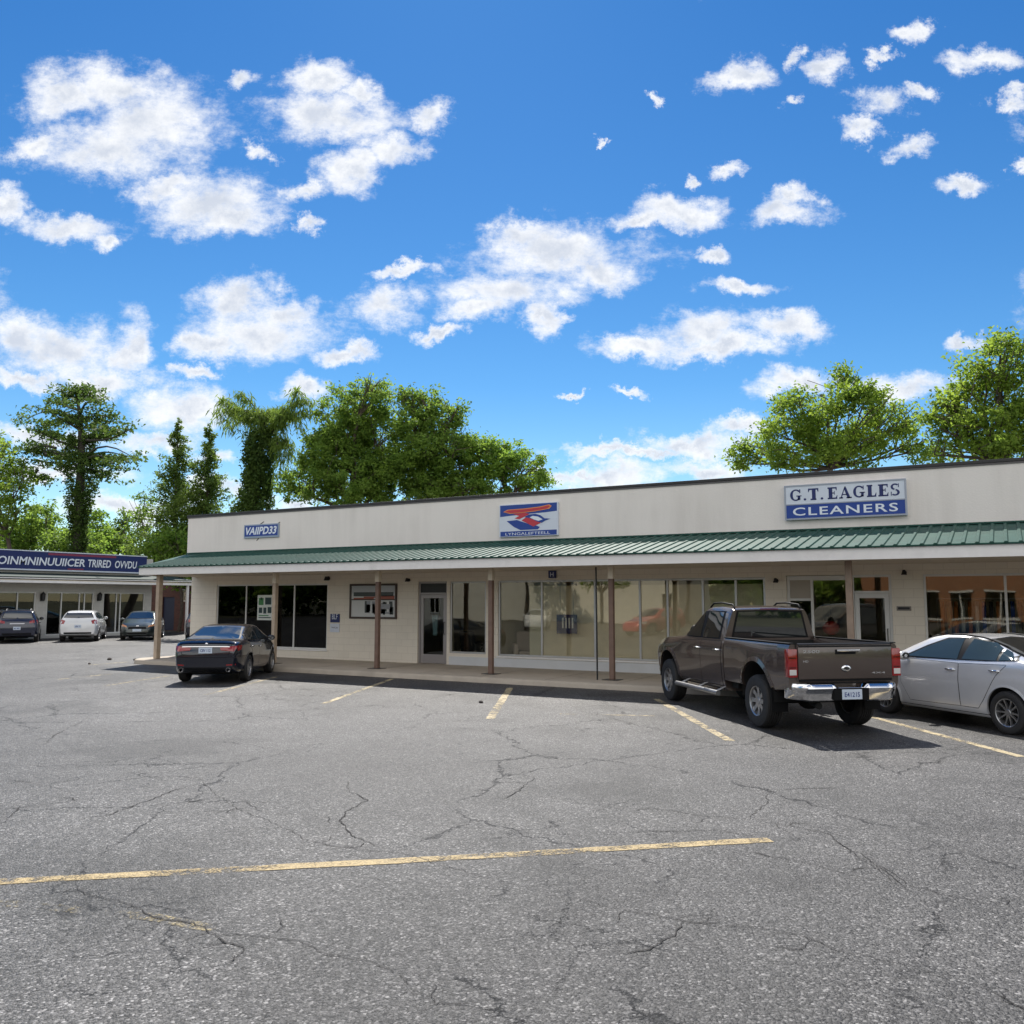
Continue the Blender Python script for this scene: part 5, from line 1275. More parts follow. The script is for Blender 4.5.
def cut_arches(o, cutters, depth_y, clear=.0):
    """open the wheel arches of a body with cylinders"""
    for (x, z, r_) in cutters:
        for s in (1, -1):
            mb = MB(); mb.prism([(x + r_ * math.cos(2 * math.pi * k / 48), z + r_ * math.sin(2 * math.pi * k / 48)) for k in range(48)], s * depth_y, s * 2.0, 'y')
            c = mb.build('cutter_tmp', M['well'], o.parent); md = o.modifiers.new('arch', 'BOOLEAN'); md.operation = 'DIFFERENCE'; md.object = c; md.solver = 'EXACT'
            dg = bpy.context.evaluated_depsgraph_get(); me = bpy.data.meshes.new_from_object(o.evaluated_get(dg)); o.modifiers.clear(); old = o.data; o.data = me; bpy.data.meshes.remove(old); bpy.data.objects.remove(c)
    me = o.data
    if len(me.vertices) and not any(abs(math.hypot(v.co.x - cutters[0][0], v.co.z - cutters[0][1]) - cutters[0][2]) < .004 for v in me.vertices): print('ARCH NOT CUT', o.name)
    if len(me.materials) < 2: me.materials.append(M['well'])
    for p in me.polygons:
        for (x, z, r_) in cutters:
            d = math.hypot(p.center.x - x, p.center.z - z)
            if abs(d - r_) < .012 and abs(p.normal.x * (p.center.x - x) + p.normal.z * (p.center.z - z)) > .7 * d and abs(p.normal.y) < .4: p.material_index = 1
            if d < r_ and abs(abs(p.center.y) - depth_y) < .01: p.material_index = 1
    me.polygons.foreach_set('use_smooth', [True] * len(me.polygons)); me.set_sharp_from_angle(angle=R(38))

def arch_lip(parent, skin, x, z, r_, m, out=.014, a0=-12, a1=192, wd=.035, name='arch_trim'):
    for s in (1, -1):
        vs = []; fs = []; n_ = 28
        for k in range(n_ + 1):
            a = R(a0 + (a1 - a0) * k / n_)
            for rr in (r_ - .004, r_ + wd):
                p, nn = skin.cast((x + rr * math.cos(a), 3 * s, z + rr * math.sin(a)), (0, -s, 0))
                for o_ in (out if rr < r_ else out * .35, -.02): vs.append((p.x, p.y + s * o_, p.z))
        for k in range(n_):
            b = 4 * k; c = b + 4
            fs += [(b, c, c + 2, b + 2), (b, b + 1, c + 1, c), (b + 2, c + 2, c + 3, b + 3)]
        mb = MB(); mb.add(vs, fs); mb.build(name, m, parent, smooth=50)

def side_handle(parent, skin, x, z, s, m, L=.085, name='handle'):
    p, n_ = skin.cast((x, 3 * s, z), (0, -s, 0)); mb = MB(); o = .032
    mb.tube([(x + L, p.y - s * .005, z), (x + L * .85, p.y + s * o, z + .004), (x - L * .85, p.y + s * o, z + .004), (x - L, p.y - s * .005, z)], [.011, .014, .014, .011], 8); return mb.build(name, m, parent, smooth=60)

def mirror(parent, skin, x, z, s, m, size=(.07, .10, .075)):
    p, n_ = skin.cast((x, 3 * s, z), (0, -s, 0)); y = p.y
    mb = MB(); mb.ball((x - .01, y + s * (size[1] + .03), z + .03), size, 14, 10); mb.tube([(x + .03, y - s * .02, z - .02), (x, y + s * .06, z + .0)], .022, 8); o = mb.build('side_mirror', m, parent, smooth=60)
    mb = MB(); mb.lathe([(0, 0), (.075, 0), (.075, .004), (0, .004)], (0, 0, 0), 'x', 16); mb.v = [(a * .8 + x - .01 - size[0] * .92, b * 1.0 + y + s * (size[1] + .03), c * .8 + z + .03) for a, b, c in mb.v]; mb.build('mirror_glass', M['cglass'], o)

def number_plate(parent, x, y, z, txt, w_=.30, h=.15, tilt=0):
    mb = MB(); mb.box((x, y - w_ / 2, z - h / 2), (x - .008, y + w_ / 2, z + h / 2)); p = mb.build('number_plate', M['plate'], parent, bevel=.003)
    mb = MB(); fit_text(mb, txt, lambda u, zz: (x - .0095, -u, zz), -y - w_ * .38, -y + w_ * .38, z - h * .26, z + h * .22, bold=.02); mb.build('lettering', M['plate_ink'], p)
    return p

def build_car(name, label, loc, rz, S, body_m, group=None, handle_m=None, cat='car'):
    t = thing(name, label, cat, loc, rz, group)
    vs, fs = loft_body(S); sk = Skin(vs, fs); mb = MB(); mb.add(vs, fs)
    ax, Rw, tw = S['axles'], S['R'], S.get('tw', .2); ra = Rw + S.get('gap', .045)
    body = mb.build('body', [body_m, M['well']], t, smooth=38)
    cut_arches(body, [(ax[0], Rw + .01, ra), (ax[1], Rw + .01, ra)], S.get('arch_y', .5))
    wy = S['track'] / 2
    for x in ax:
        for s in (1, -1): wheel(t, x, s * wy, Rw, tw, S.get('wheel', 'sedan'))
        if S.get('lips', True): arch_lip(t, sk, x, Rw + .01, ra, body_m, .010, wd=.03)
    for s in (1, -1):
        if S.get('dlo'):
            mb = MB(); poly_patch(mb, sk, S['dlo'], 'y', s, .007, .014); mb.build('window_trim', M['trim'], t, smooth=60)
        for w_ in S['side']:
            mb = MB(); poly_patch(mb, sk, w_, 'y', s, .011, .006); mb.build('side_window', S.get('sglass', M['cglass']), t, smooth=60)
        for i, d in enumerate(S['doors']):
            mb = MB(); poly_patch(mb, sk, d, 'y', s, .0035, .006, cell=.06); dd = mb.build('door', body_m, t, smooth=60)
            side_handle(dd, sk, S['handles'][i][0], S['handles'][i][1], s, handle_m or body_m)
            mb = MB(); seam(mb, sk, list(d) + [d[0]], s, .007, .002); mb.build('door_seam', M['trim'], dd)
        for q in S.get('seams', []):
            mb = MB(); seam(mb, sk, q, s, .0045, .002); mb.build('panel_seam', M['trim'], t)
        mirror(t, sk, S['mirror'][0], S['mirror'][1], s, S.get('mirror_m', body_m))
    for nm, key, sg in (('windshield', 'ws', 1), ('rear_window', 'rw', -1)):
        pl = S[key]; full = pl + [(-a, b) for a, b in reversed(pl)]
        k = 1.06; c = np.mean(full, 0)
        mb = MB(); poly_patch(mb, sk, [(c[0] + (a - c[0]) * k, c[1] + (b - c[1]) * 1.08) for a, b in full], 'x', sg, .004, .012); mb.build('window_trim', M['trim'], t, smooth=60)
        mb = MB(); poly_patch(mb, sk, full, 'x', sg, .009, .006); mb.build(nm, M['cglass'], t, smooth=60)
    for (nm, m, c, both) in S.get('patches', []):
        for s in ((1, -1) if both else (1,)):
            mb = MB(); quad_patch(mb, sk, [(p[0], p[1] * s, p[2]) for p in c]); mb.build(nm, m, t, smooth=50)
    for (nm, m, pl, axs, sg, both) in S.get('end_patches', []):
        for s in ((1, -1) if both else (1,)):
            mb = MB(); q = [(a * s, b) for a, b in pl] if axs == 'x' else pl
            poly_patch(mb, sk, q, axs, sg if axs == 'x' else s, .008, .016, cell=.05); mb.build(nm, m, t, smooth=50)
    # dark underside so no light shows through
    mb = MB(); mb.box((ax[0] - .45, -.45, Rw * .62), (ax[1] + .4, .45, Rw * 1.05)); mb.build('underbody', M['well'], t)
    return t, sk, body

# ---- sedan shape shared by the saloons
def sedan(L=4.4, H=1.44, W=1.74, ax=(-1.30, 1.35), deck=1.0, belt=.92):
    w = W / 2; xr, xf = -L / 2, L / 2
    return dict(
        top=[(xr, deck - .16), (xr + .05, deck - .04), (xr + .10, deck), (xr + .55, deck + .05), (xr + .72, deck + .085), (xr + 1.55, H - .035), (xr + 2.0, H), (xr + 2.35, H - .01), (xr + 2.62, H - .06), (xr + 3.36, deck + .02), (xr + 3.5, deck - .03), (xf - .35, .84), (xf - .08, .70), (xf, .56)],
        belt=[(xr, deck - .25), (xr + .12, deck - .07), (xr + .7, belt + .07), (xr + 2, belt + .03), (xr + 3.3, belt - .01), (xf - .35, .76), (xf, .50)],
        bot=[(xr, .36), (xr + .25, .25), (-1, .19), (1.2, .18), (xf - .25, .2), (xf, .27)],
        plan=[(xr, w * .80), (xr + .06, w * .86), (xr + .3, w * .95), (xr + .9, w * .995), (0, w), (xf - .9, w * .985), (xf - .35, w * .90), (xf - .08, w * .72), (xf, w * .58)],
        roof=[(xr, w * .75), (xr + .7, w * .74), (xr + 1.55, w * .66), (xr + 2.4, w * .66), (xr + 3.3, w * .78), (xf, w * .75)],
        axles=ax, R=.32, tw=.205, track=W - .22, gap=.05)

def heading(u): return math.atan2(u[1], u[0])
def place(rear_left, u, S, half):
    """world position of a car's origin from the contact point of its rear left tyre"""
    u = np.array(u, float); u /= np.linalg.norm(u); r = np.array([u[1], -u[0]])
    p = np.array(rear_left[:2], float) + r * half - u * S['axles'][0]
    return (p[0], p[1], .004), heading(u)

# ---------------------------------------------------------------- silver sedan at the right edge
M['silver'] = paint('silver_paint', (.68, .68, .695), .25, .26)
S = sedan(4.35, 1.45, 1.74, (-1.26, 1.33), 1.06, .99)
S['dlo'] = [(-1.47, 1.09), (-1.30, 1.19), (-.92, 1.33), (-.45, 1.40), (.05, 1.375), (.42, 1.24), (.90, 1.03), (.80, 1.015), (-.9, 1.055)]
S['side'] = [[(-.33, 1.05), (-.30, 1.375), (.03, 1.355), (.38, 1.225), (.80, 1.04)], [(-1.08, 1.07), (-1.04, 1.255), (-.86, 1.325), (-.47, 1.375), (-.42, 1.055)], [(-1.40, 1.095), (-1.24, 1.19), (-1.10, 1.24), (-1.13, 1.075)]]
S['sglass'] = M['cglass_clear']
S['doors'] = [[(-.37, .99), (-.37, .33), (.72, .31), (.90, .60), (.93, 1.0)], [(-1.28, 1.02), (-1.10, .86), (-.83, .46), (-.72, .33), (-.385, .33), (-.385, .99)]]
S['handles'] = [(-.22, .885), (-1.08, .92)]
S['seams'] = [[(-.9, .245), (.95, .235)], [(1.02, .98), (1.10, .86), (1.02, .72)], [(1.72, .70), (2.02, .56)]]
S['mirror'] = (.74, 1.02); S['mirror_m'] = M['silver']
S['ws'] = [(.0, 1.40), (.50, 1.37), (.62, 1.10), (0, 1.08)]; S['rw'] = [(0, 1.40), (.48, 1.37), (.60, 1.12), (0, 1.12)]
S['end_patches'] = [('tail_lamp', M['lamp_red'], [(.40, .96), (.42, .86), (.68, .84), (.72, .95)], 'x', -1, True), ('tail_lamp', M['lamp_red'], [(-2.07, .985), (-2.05, .86), (-1.96, .87), (-1.80, 1.0)], 'y', 1, True)]
S['patches'] = [('headlamp', M['headlamp'], [(2.05, .52, .66), (1.72, .80, .78), (1.62, .82, .68), (2.06, .50, .58)], True), ('grille', M['trim'], [(2.17, .4, .52), (2.17, -.4, .52), (2.17, -.4, .34), (2.17, .4, .34)], False)]
S['lips'] = True
loc, rz = place(G(1007.5, 735), (-.73, .68), S, .86)
silver, sk, _ = build_car('silver_sedan', 'silver four door sedan parked beside the pickup at the right edge', loc, rz, S, M['silver'], handle_m=M['chrome'])
for s in (1, -1):
    pts = [sk.cast((x, s * .52, 4), (0, 0, -1))[0] for x in np.linspace(-1.15, .12, 12)]
    mb = MB(); mb.tube([tuple(p + Vector((0, 0, .012 if 0 < i < 11 else -.01))) for i, p in enumerate(pts)], .013, 8); mb.build('roof_strip', M['trim'], silver, smooth=60)
number_plate(silver, -2.185, 0, .72, 'KR7 204')

# ---------------------------------------------------------------- dark sedan on the left
M['black_paint'] = paint('blue_black_paint', (.003, .006, .017), .1, .14, dirt=.05)
S = sedan(4.35, 1.385, 1.68, (-1.27, 1.28), 1.0, .90)
S['dlo'] = [(-1.42, 1.03), (-1.05, 1.22), (-.55, 1.32), (.05, 1.29), (.42, 1.17), (.92, .955), (.8, .945), (-.9, .985)]
S['side'] = [[(-.26, .985), (-.24, 1.28), (.03, 1.265), (.38, 1.15), (.80, .975)], [(-1.02, 1.0), (-.98, 1.19), (-.53, 1.295), (-.36, 1.285), (-.35, .985)], [(-1.34, 1.03), (-1.06, 1.17), (-1.07, 1.01)]]
S['doors'] = [[(-.30, .92), (-.30, .32), (.72, .31), (.90, .58), (.93, .93)], [(-1.26, .94), (-1.08, .80), (-.85, .45), (-.72, .32), (-.315, .32), (-.315, .92)]]
S['handles'] = [(-.16, .81), (-1.02, .84)]; S['mirror'] = (.76, .95); S['wheel'] = 'seven'; S['R'] = .325
S['ws'] = [(0, 1.31), (.48, 1.28), (.60, 1.04), (0, 1.02)]; S['rw'] = [(0, 1.325), (.47, 1.295), (.61, 1.045), (0, 1.045)]
S['end_patches'] = [('tail_lamp', M['lamp_red'], [(.34, .86), (.36, .80), (.66, .775), (.71, .85), (.70, .905), (.5, .875)], 'x', -1, True), ('tail_lamp', M['lamp_red'], [(-2.07, .90), (-2.05, .785), (-1.93, .80), (-1.84, .91)], 'y', 1, True)]
S['patches'] = [('headlamp', M['headlamp'], [(2.05, .52, .66), (1.72, .80, .78), (1.62, .82, .68), (2.06, .50, .58)], True),
                ('lower_valance', M['trim'], [(-2.17, .62, .40), (-2.17, -.62, .40), (-2.17, -.62, .30), (-2.17, .62, .30)], False)]
S['seams'] = [[(-1.9, .245), (.95, .235)]]
u = np.array([-.537, .843]); r = np.array([.843, -.537 * -1])
loc = np.array(G(248, 681)[:2]) - np.array([u[1], -u[0]]) * .80 - u * S['axles'][0]
dark, sk, _ = build_car('dark_sedan', 'shiny blue black four door sedan parked before the dark window', (loc[0], loc[1], .004), heading(u), S, M['black_paint'])
number_plate(dark, -2.178, 0, .80, 'C8V 112', .32, .14)
mb = MB(); quad_patch(mb, sk, [(-2.17, .56, .905), (-2.17, -.56, .905), (-2.17, -.56, .885), (-2.17, .56, .885)], 20, 1, .012, .02); mb.build('chrome_strip', M['chrome'], dark, smooth=50)
for pl in ([(.60, .96), (.585, .88), (.56, .72), (.50, .69), (-.50, .69), (-.56, .72), (-.585, .88), (-.60, .96)], [(.80, .66), (.4, .63), (-.4, .63), (-.80, .66)]):
    mb = MB(); seam(mb, sk, pl, -1, .005, .003, 'x'); mb.build('panel_seam', M['trim'], dark)
for s in (1, -1):
    mb = MB(); poly_patch(mb, sk, [(s * .50, .44), (s * .70, .45), (s * .70, .48), (s * .50, .465)], 'x', -1, .006, .01); mb.build('reflector', M['lamp_red'], dark)
mb = MB(); p = sk.cast((-4, 0, .945), (1, 0, 0))[0]; mb.ball((p.x, 0, .95), (.012, .035, .03), 12, 8); mb.build('emblem', M['chrome'], dark, smooth=60)
mb = MB(); quad_patch(mb, sk, [(-2.13, .66, .985), (-2.13, -.66, .985), (-2.02, -.66, 1.0), (-2.02, .66, 1.0)], 20, 2, .022, .03); mb.build('spoiler_lip', M['black_paint'], dark, smooth=50)
for s in (1, -1):
    mb = MB(); mb.lathe([(.045, 0), (.05, 0), (.05, .14), (.035, .14), (.035, .02)], (-2.20, s * .55, .345), 'x', 16); mb.build('exhaust_tip', M['chrome'], dark, smooth=40)

# ---------------------------------------------------------------- pickup
M['brown'] = paint('brown_metallic', (.088, .066, .058), .35, .22, dirt=.08)
tr, tf = G(759, 727.5), G(672.5, 701); u = (tf - tr)[:2]; u /= np.linalg.norm(u); r = np.array([u[1], -u[0]])
loc = tr[:2] + r * .875 + u * 1.9
T = thing('pickup_truck', 'lifted brown metallic pickup with chrome rear bumper and black tyres', 'pickup', (loc[0], loc[1], .004), heading(u)); T.scale = (1.0, 1.04, 1.0)
bm_ = M['brown']; RW = .41
S = dict(top=[(-.66, 1.84), (-.60, 1.865), (-.2, 1.90), (.2, 1.89), (.38, 1.855), (1.12, 1.37), (1.25, 1.33), (2.2, 1.27), (2.62, 1.20), (2.78, 1.08), (2.82, .92)],
         belt=[(-.66, 1.30), (1.2, 1.27), (2.2, 1.16), (2.6, 1.08), (2.82, .82)], bot=[(-.66, .44), (1.3, .44), (2.3, .50), (2.82, .55)],
         plan=[(-.66, .865), (1.3, .875), (2.2, .875), (2.6, .84), (2.76, .76), (2.82, .68)], roof=[(-.66, .655), (.3, .665), (1.1, .74), (2.82, .74)], sig=.03, square=1.0, crease=.006)
vs, fs = loft_body(S); sk = Skin(vs, fs); mb = MB(); mb.add(vs, fs); cab = mb.build('cab', [bm_, M['well']], T, smooth=38)
cut_arches(cab, [(1.9, .50, .50)], .48)
arch_lip(T, sk, 1.9, .50, .50, bm_, .02, -2, 182, .06)
side_w = [[(.36, 1.325), (.37, 1.76), (.50, 1.735), (.93, 1.45), (1.09, 1.335)], [(-.42, 1.335), (-.40, 1.775), (.20, 1.785), (.25, 1.325)]]
doors = [[(.30, 1.27), (.30, .53), (1.28, .53), (1.36, .80), (1.36, 1.23)], [(-.57, 1.28), (-.57, .53), (.285, .53), (.285, 1.27)]]
for s in (1, -1):
    mb = MB(); poly_patch(mb, sk, [(-.47, 1.315), (-.45, 1.80), (.42, 1.795), (.58, 1.73), (1.16, 1.335), (1.1, 1.31)], 'y', s, .005, .012); mb.build('window_trim', M['trim'], T, smooth=60)
    for w_ in side_w:
        mb = MB(); poly_patch(mb, sk, w_, 'y', s, .009, .006); mb.build('side_window', M['cglass'], T, smooth=60)
    for d, hx in zip(doors, (.42, -.42)):
        mb = MB(); poly_patch(mb, sk, d, 'y', s, .005, .008, cell=.06); dd = mb.build('door', bm_, T, smooth=60); side_handle(dd, sk, hx, 1.13, s, M['chrome'], .09)
        mb = MB(); seam(mb, sk, list(d) + [d[0]], s, .009, .002); mb.build('door_seam', M['trim'], dd)
    mirror(T, sk, 1.12, 1.37, s, M['trim'], (.07, .11, .12))
    mb = MB(); mb.tube([(-.6, s * .93, .40), (1.3, s * .93, .40)], .045, 10); 
    for xx in (-.45, .35, 1.15): mb.tube([(xx, s * .93, .40), (xx, s * .7, .5)], .025, 6)
    mb.build('side_step', M['chrome_dull'], T, smooth=50)
    mb = MB(); pts = [(x, s * .60, z) for x, z in ((-.60, 1.855), (-.54, 1.915), (-.1, 1.945), (.25, 1.935), (.40, 1.86))]; mb.tube(pts, .016, 8); mb.build('roof_rail', M['trim'], T, smooth=60)
    mb = MB(); quad_patch(mb, sk, [(2.78, s * .48, 1.08), (2.55, s * .84, 1.10), (2.58, s * .84, .86), (2.80, s * .48, .84)]); mb.build('headlamp', M['headlamp'], T, smooth=50)
rwp = [(.0, 1.80), (.56, 1.79), (.66, 1.36), (0, 1.36)]; full = rwp + [(-a, b) for a, b in reversed(rwp)]
mb = MB(); poly_patch(mb, sk, [(a * 1.06, 1.58 + (b - 1.58) * 1.1) for a, b in full], 'x', -1, .002, .008); mb.build('window_trim', M['trim'], T, smooth=60)
mb = MB(); poly_patch(mb, sk, full, 'x', -1, .0045, .008); mb.build('rear_window', M['cglass'], T, smooth=60)
wsp = [(0, 1.80), (.58, 1.77), (.70, 1.42), (0, 1.41)]; full = wsp + [(-a, b) for a, b in reversed(wsp)]
mb = MB(); poly_patch(mb, sk, full, 'x', 1, .0045, .008); mb.build('windshield', M['cglass'], T, smooth=60)
mb = MB(); quad_patch(mb, sk, [(-.65, .16, 1.862), (-.65, -.16, 1.862), (-.66, -.16, 1.828), (-.66, .16, 1.828)], 6, 2, .008); mb.build('brake_lamp', mat('lamp_dark_red', (.09, .008, .012), .2, coat=1), T)
mb = MB(); quad_patch(mb, sk, [(2.8, .55, 1.06), (2.8, -.55, 1.06), (2.82, -.55, .80), (2.82, .55, .80)], 8, 4, .012); mb.build('grille', M['trim'], T)
mb = MB(); mb.box((2.62, -.74, .50), (2.80, .74, .68)); mb.build('front_bumper', M['chrome'], T, bevel=.04, smooth=40)
# cargo bed: one ring of outer wall, rail, inner wall and floor, lofted along the length
def bed():
    xs = np.arange(-2.93, -.685, .045); rows = []
    for x in xs:
        b = math.exp(-((x + 1.9) / .52) ** 4) * .022; W = .872 - .012 * max(0, (-x - 2.6) / .33)
        zb = .60 if x > -2.35 else .60 + .06 * (-x - 2.35) / .58
        out = [(W * .90, zb), (W * .975, zb + .03), (W + b * .6, .78), (W + b, .96), (W + b * .9, 1.10), (W - .004 + b * .2, 1.20), (W - .012, 1.30), (W - .03, 1.335), (W - .06, 1.345), (W - .10, 1.335), (W - .115, 1.28), (W - .12, .80), (.55, .79)]
        rows.append([(x, y, z) for y, z in out] + [(x, -y, z) for y, z in reversed(out)])
    k = len(rows[0]); v = [p for q in rows for p in q]; f = []
    for i in range(len(rows) - 1):
        for j in range(k): f.append((i * k + j, i * k + (j + 1) % k, (i + 1) * k + (j + 1) % k, (i + 1) * k + j))
    f += [tuple(range(k)), tuple(range((len(rows) - 1) * k, len(rows) * k))]
    return v, f
vs, fs = bed(); skb = Skin(vs, fs); mb = MB(); mb.add(vs, fs); bd = mb.build('cargo_bed', [bm_, M['well']], T, smooth=38)
cut_arches(bd, [(-1.9, .52, .52)], .50)
for s in (1, -1):
    for (ax_, y0, r_) in ((-1.9, .50, .535), (1.9, .48, .515)):
        vs = []; fs = []
        for k in range(25):
            a = R(-8 + 196 * k / 24); vs += [(ax_ + r_ * math.cos(a), s * y0, .52 + r_ * math.sin(a)), (ax_ + r_ * math.cos(a), s * .85, .52 + r_ * math.sin(a)), (ax_, s * y0, .52)]
        for k in range(24): fs += [(3 * k, 3 * k + 1, 3 * k + 4, 3 * k + 3), (3 * k, 3 * k + 3, 3 * k + 2)]
        mb = MB(); mb.add(vs, fs); mb.build('wheel_house', M['well'], T)
arch_lip(T, skb, -1.9, .52, .52, bm_, .02, -2, 182, .065)
mb = MB()
for s in (1, -1): mb.box((-2.93, s * .765, 1.346), (-.69, s * .845, 1.362))
mb.build('rail_cap', M['trim'], T, bevel=.006)
mb = MB(); mb.box((-.70, -.84, .62), (-.675, .84, 1.30)); mb.box((-.9, -.7, .50), (2.4, .7, .60)); mb.box((-2.9, -.5, .48), (-.6, -.38, .62)); mb.box((-2.9, .38, .48), (-.6, .5, .62)); mb.build('chassis', M['well'], T)
# tailgate with a recessed handle, emblem and badges
mb = MB(); mb.box((-2.985, -.735, .83), (-2.935, .735, 1.345)); tg = mb.build('tailgate', bm_, T, bevel=.014, smooth=40)
mb = MB(); mb.prism([(-2.992, 1.30), (-2.985, 1.325), (-2.985, 1.345), (-2.94, 1.36), (-2.94, 1.345), (-2.985, 1.30)], -.73, .73, 'y'); mb.build('tailgate_cap', M['trim'], tg)
mb = MB(); mb.box((-2.99, -.72, .80), (-2.95, .72, .83)); mb.build('tailgate_trim', M['trim'], tg)
mb = MB(); mb.box((-2.992, -.16, 1.195), (-2.9855, .16, 1.265)); hd = mb.build('handle_recess', M['trim'], tg, bevel=.002)
mb = MB(); mb.box((-3.012, -.22, 1.235), (-2.987, .14, 1.262)); mb.build('handle', M['chrome'], tg, bevel=.006)
mb = MB(); mb.ball((-2.992, 0, .985), (.014, .075, .05), 18, 10); em = mb.build('emblem', M['chrome'], tg, smooth=60)
mb = MB(); mb.ball((-3.0, 0, .99), (.012, .045, .025), 14, 8); mb.build('emblem_centre', M['black'], em, smooth=60)
for tx, a, b, c, d in (('2500', -.66, -.40, 1.215, 1.262), ('HD', -.66, -.58, 1.08, 1.11), ('4X4', .40, .62, .905, .93)):
    mb = MB(); fit_text(mb, tx, lambda a, z: (-2.9865, -a, z), a, b, c, d, bold=.02); mb.build('badge_lettering', M['chrome'], tg)
for s in (1, -1):
    mb = MB(); mb.box((-2.975, s * .742, .86), (-2.86, s * .886, 1.275)); lp = mb.build('tail_lamp', M['lamp_red'], T, bevel=.018, smooth=40)
    mb = MB(); mb.box((-2.983, s * .765, .895), (-2.974, s * .87, .975)); mb.build('reverse_lens', M['lamp_white'], lp, bevel=.006)
    mb = MB(); mb.box((-2.982, s * .765, 1.14), (-2.974, s * .87, 1.15)); mb.box((-2.982, s * .765, 1.0), (-2.974, s * .87, 1.01)); mb.build('lens_rib', M['trim'], lp)
# chrome bumper wrapped round the corners, lower step in the middle
def bumper():
    mb = MB(); rows = []
    for i in range(41):
        f = i / 20 - 1; y = f * .845; a = abs(f)
        x = -3.10 + .22 * max(0, (a - .72) / .28) ** 2; zt = .775 - (.055 if a < .30 else 0) - .0 ; zb = .515 + .03 * max(0, (a - .7) / .3) + (.02 if a < .3 else 0)
        pr = [(x + .10, zt), (x + .02, zt - .005), (x, zt - .03), (x - .012, zt - .07), (x + .008, zt - .11), (x + .02, (zt + zb) / 2 - .02), (x + .03, zb + .02), (x + .06, zb), (x + .13, zb + .01)]
        rows.append([(p, y, q) for p, q in pr])
    k = len(rows[0]); mb.add([p for q in rows for p in q], [(i * k + j, (i + 1) * k + j, (i + 1) * k + (j + 1) % k, i * k + (j + 1) % k) for i in range(40) for j in range(k)] + [tuple(range(k)), tuple(range(40 * k, 41 * k))]); return mb
bp = bumper().build('rear_bumper', M['chrome'], T, smooth=40)
mb = MB(); mb.box((-3.118, -.27, .535), (-3.07, .27, .71)); mb.build('plate_recess', M['trim'], bp, bevel=.006)
number_plate(T, -3.119, 0, .62, 'E4121S', .31, .145)
mb = MB(); mb.box((-3.09, -.62, .777), (-2.99, .62, .787)); mb.build('step_pad', M['trim'], bp)
mb = MB(); mb.tube([(-2.2, -.3, .5), (-2.5, .3, .46), (-2.95, .42, .44)], .05, 8); mb.build('exhaust_pipe', M['well'], T, smooth=50)
mb = MB(); mb.tube([(-1.9, -.75, .41), (-1.9, .75, .41)], .05, 10); mb.ball((-1.9, 0, .41), (.17, .18, .15), 14, 8); mb.build('rear_axle', M['well'], T, smooth=50)
for x in (-1.9, 1.9):
    for s in (1, -1): wheel(T, x, s * .755, RW, .265, 'truck', .235)
for s in (1, -1):
    mb = MB(); mb.box((-2.42, s * .62, .30), (-2.405, s * .88, .66)); mb.build('mud_flap', M['trim'], T)

# ---------------------------------------------------------------- cars by the left shop
def far_sedan(**k):
    S = sedan(4.3, 1.45, 1.74, (-1.27, 1.3), 1.02, .94)
    S['side'] = [[(-.26, 1.01), (-.24, 1.34), (.03, 1.33), (.38, 1.2), (.82, 1.0)], [(-1.3, 1.03), (-1.0, 1.24), (-.53, 1.35), (-.36, 1.34), (-.35, 1.01)]]
    S['doors'] = [[(-.30, .95), (-.30, .33), (.72, .31), (.90, .58), (.93, .95)], [(-1.26, .96), (-1.08, .80), (-.85, .45), (-.72, .33), (-.315, .33), (-.315, .95)]]
    S['handles'] = [(-.16, .84), (-1.02, .87)]; S['mirror'] = (.76, .99)
    S['ws'] = [(0, 1.37), (.5, 1.34), (.62, 1.07), (0, 1.05)]; S['rw'] = [(0, 1.38), (.48, 1.35), (.62, 1.08), (0, 1.08)]
    S.update(k); return S
def hatch(H=1.50, L=4.2, W=1.76, deck=1.08):
    w = W / 2; xr, xf = -L / 2, L / 2; S = far_sedan()
    S.update(top=[(xr, .86), (xr + .03, .98), (xr + .08, deck), (xr + .40, H - .09), (xr + .75, H - .02), (xr + 1.4, H), (xr + 2.1, H - .02), (xr + 2.4, H - .08), (xr + 3.15, 1.06), (xr + 3.3, 1.01), (xf - .35, .88), (xf - .08, .72), (xf, .56)],
             belt=[(xr, .78), (xr + .1, deck - .06), (0, .97), (xf - 1, .92), (xf - .35, .78), (xf, .5)], bot=[(xr, .36), (xr + .25, .27), (-1, .22), (1.2, .21), (xf - .25, .22), (xf, .28)],
             plan=[(xr, w * .86), (xr + .06, w * .91), (xr + .3, w * .97), (xr + .9, w), (0, w), (xf - .9, w * .985), (xf - .35, w * .9), (xf - .08, w * .72), (xf, w * .58)],
             roof=[(xr, w * .78), (xr + .5, w * .68), (xr + 2.2, w * .67), (xr + 3.1, w * .78), (xf, w * .75)], axles=(-1.25, 1.28), R=.33, track=W - .22)
    S['side'] = [[(-.36, 1.05), (-.34, H - .10), (.0, H - .12), (.38, 1.27), (.80, 1.05)], [(-1.25, 1.10), (-1.15, H - .14), (-.46, H - .09), (-.44, 1.05)], [(-1.66, 1.17), (-1.45, H - .16), (-1.3, H - .15), (-1.32, 1.11)]]
    S['rw'] = [(0, H - .10), (.52, H - .12), (.62, 1.16), (0, 1.14)]; S['ws'] = [(0, H - .08), (.5, H - .12), (.62, 1.12), (0, 1.10)]
    S['doors'] = [[(-.40, .97), (-.40, .34), (.66, .33), (.86, .6), (.88, .97)], [(-1.24, 1.02), (-1.08, .82), (-.85, .46), (-.75, .34), (-.415, .34), (-.415, .97)]]; S['handles'] = [(-.26, .90), (-1.05, .93)]; S['mirror'] = (.72, 1.05)
    return S
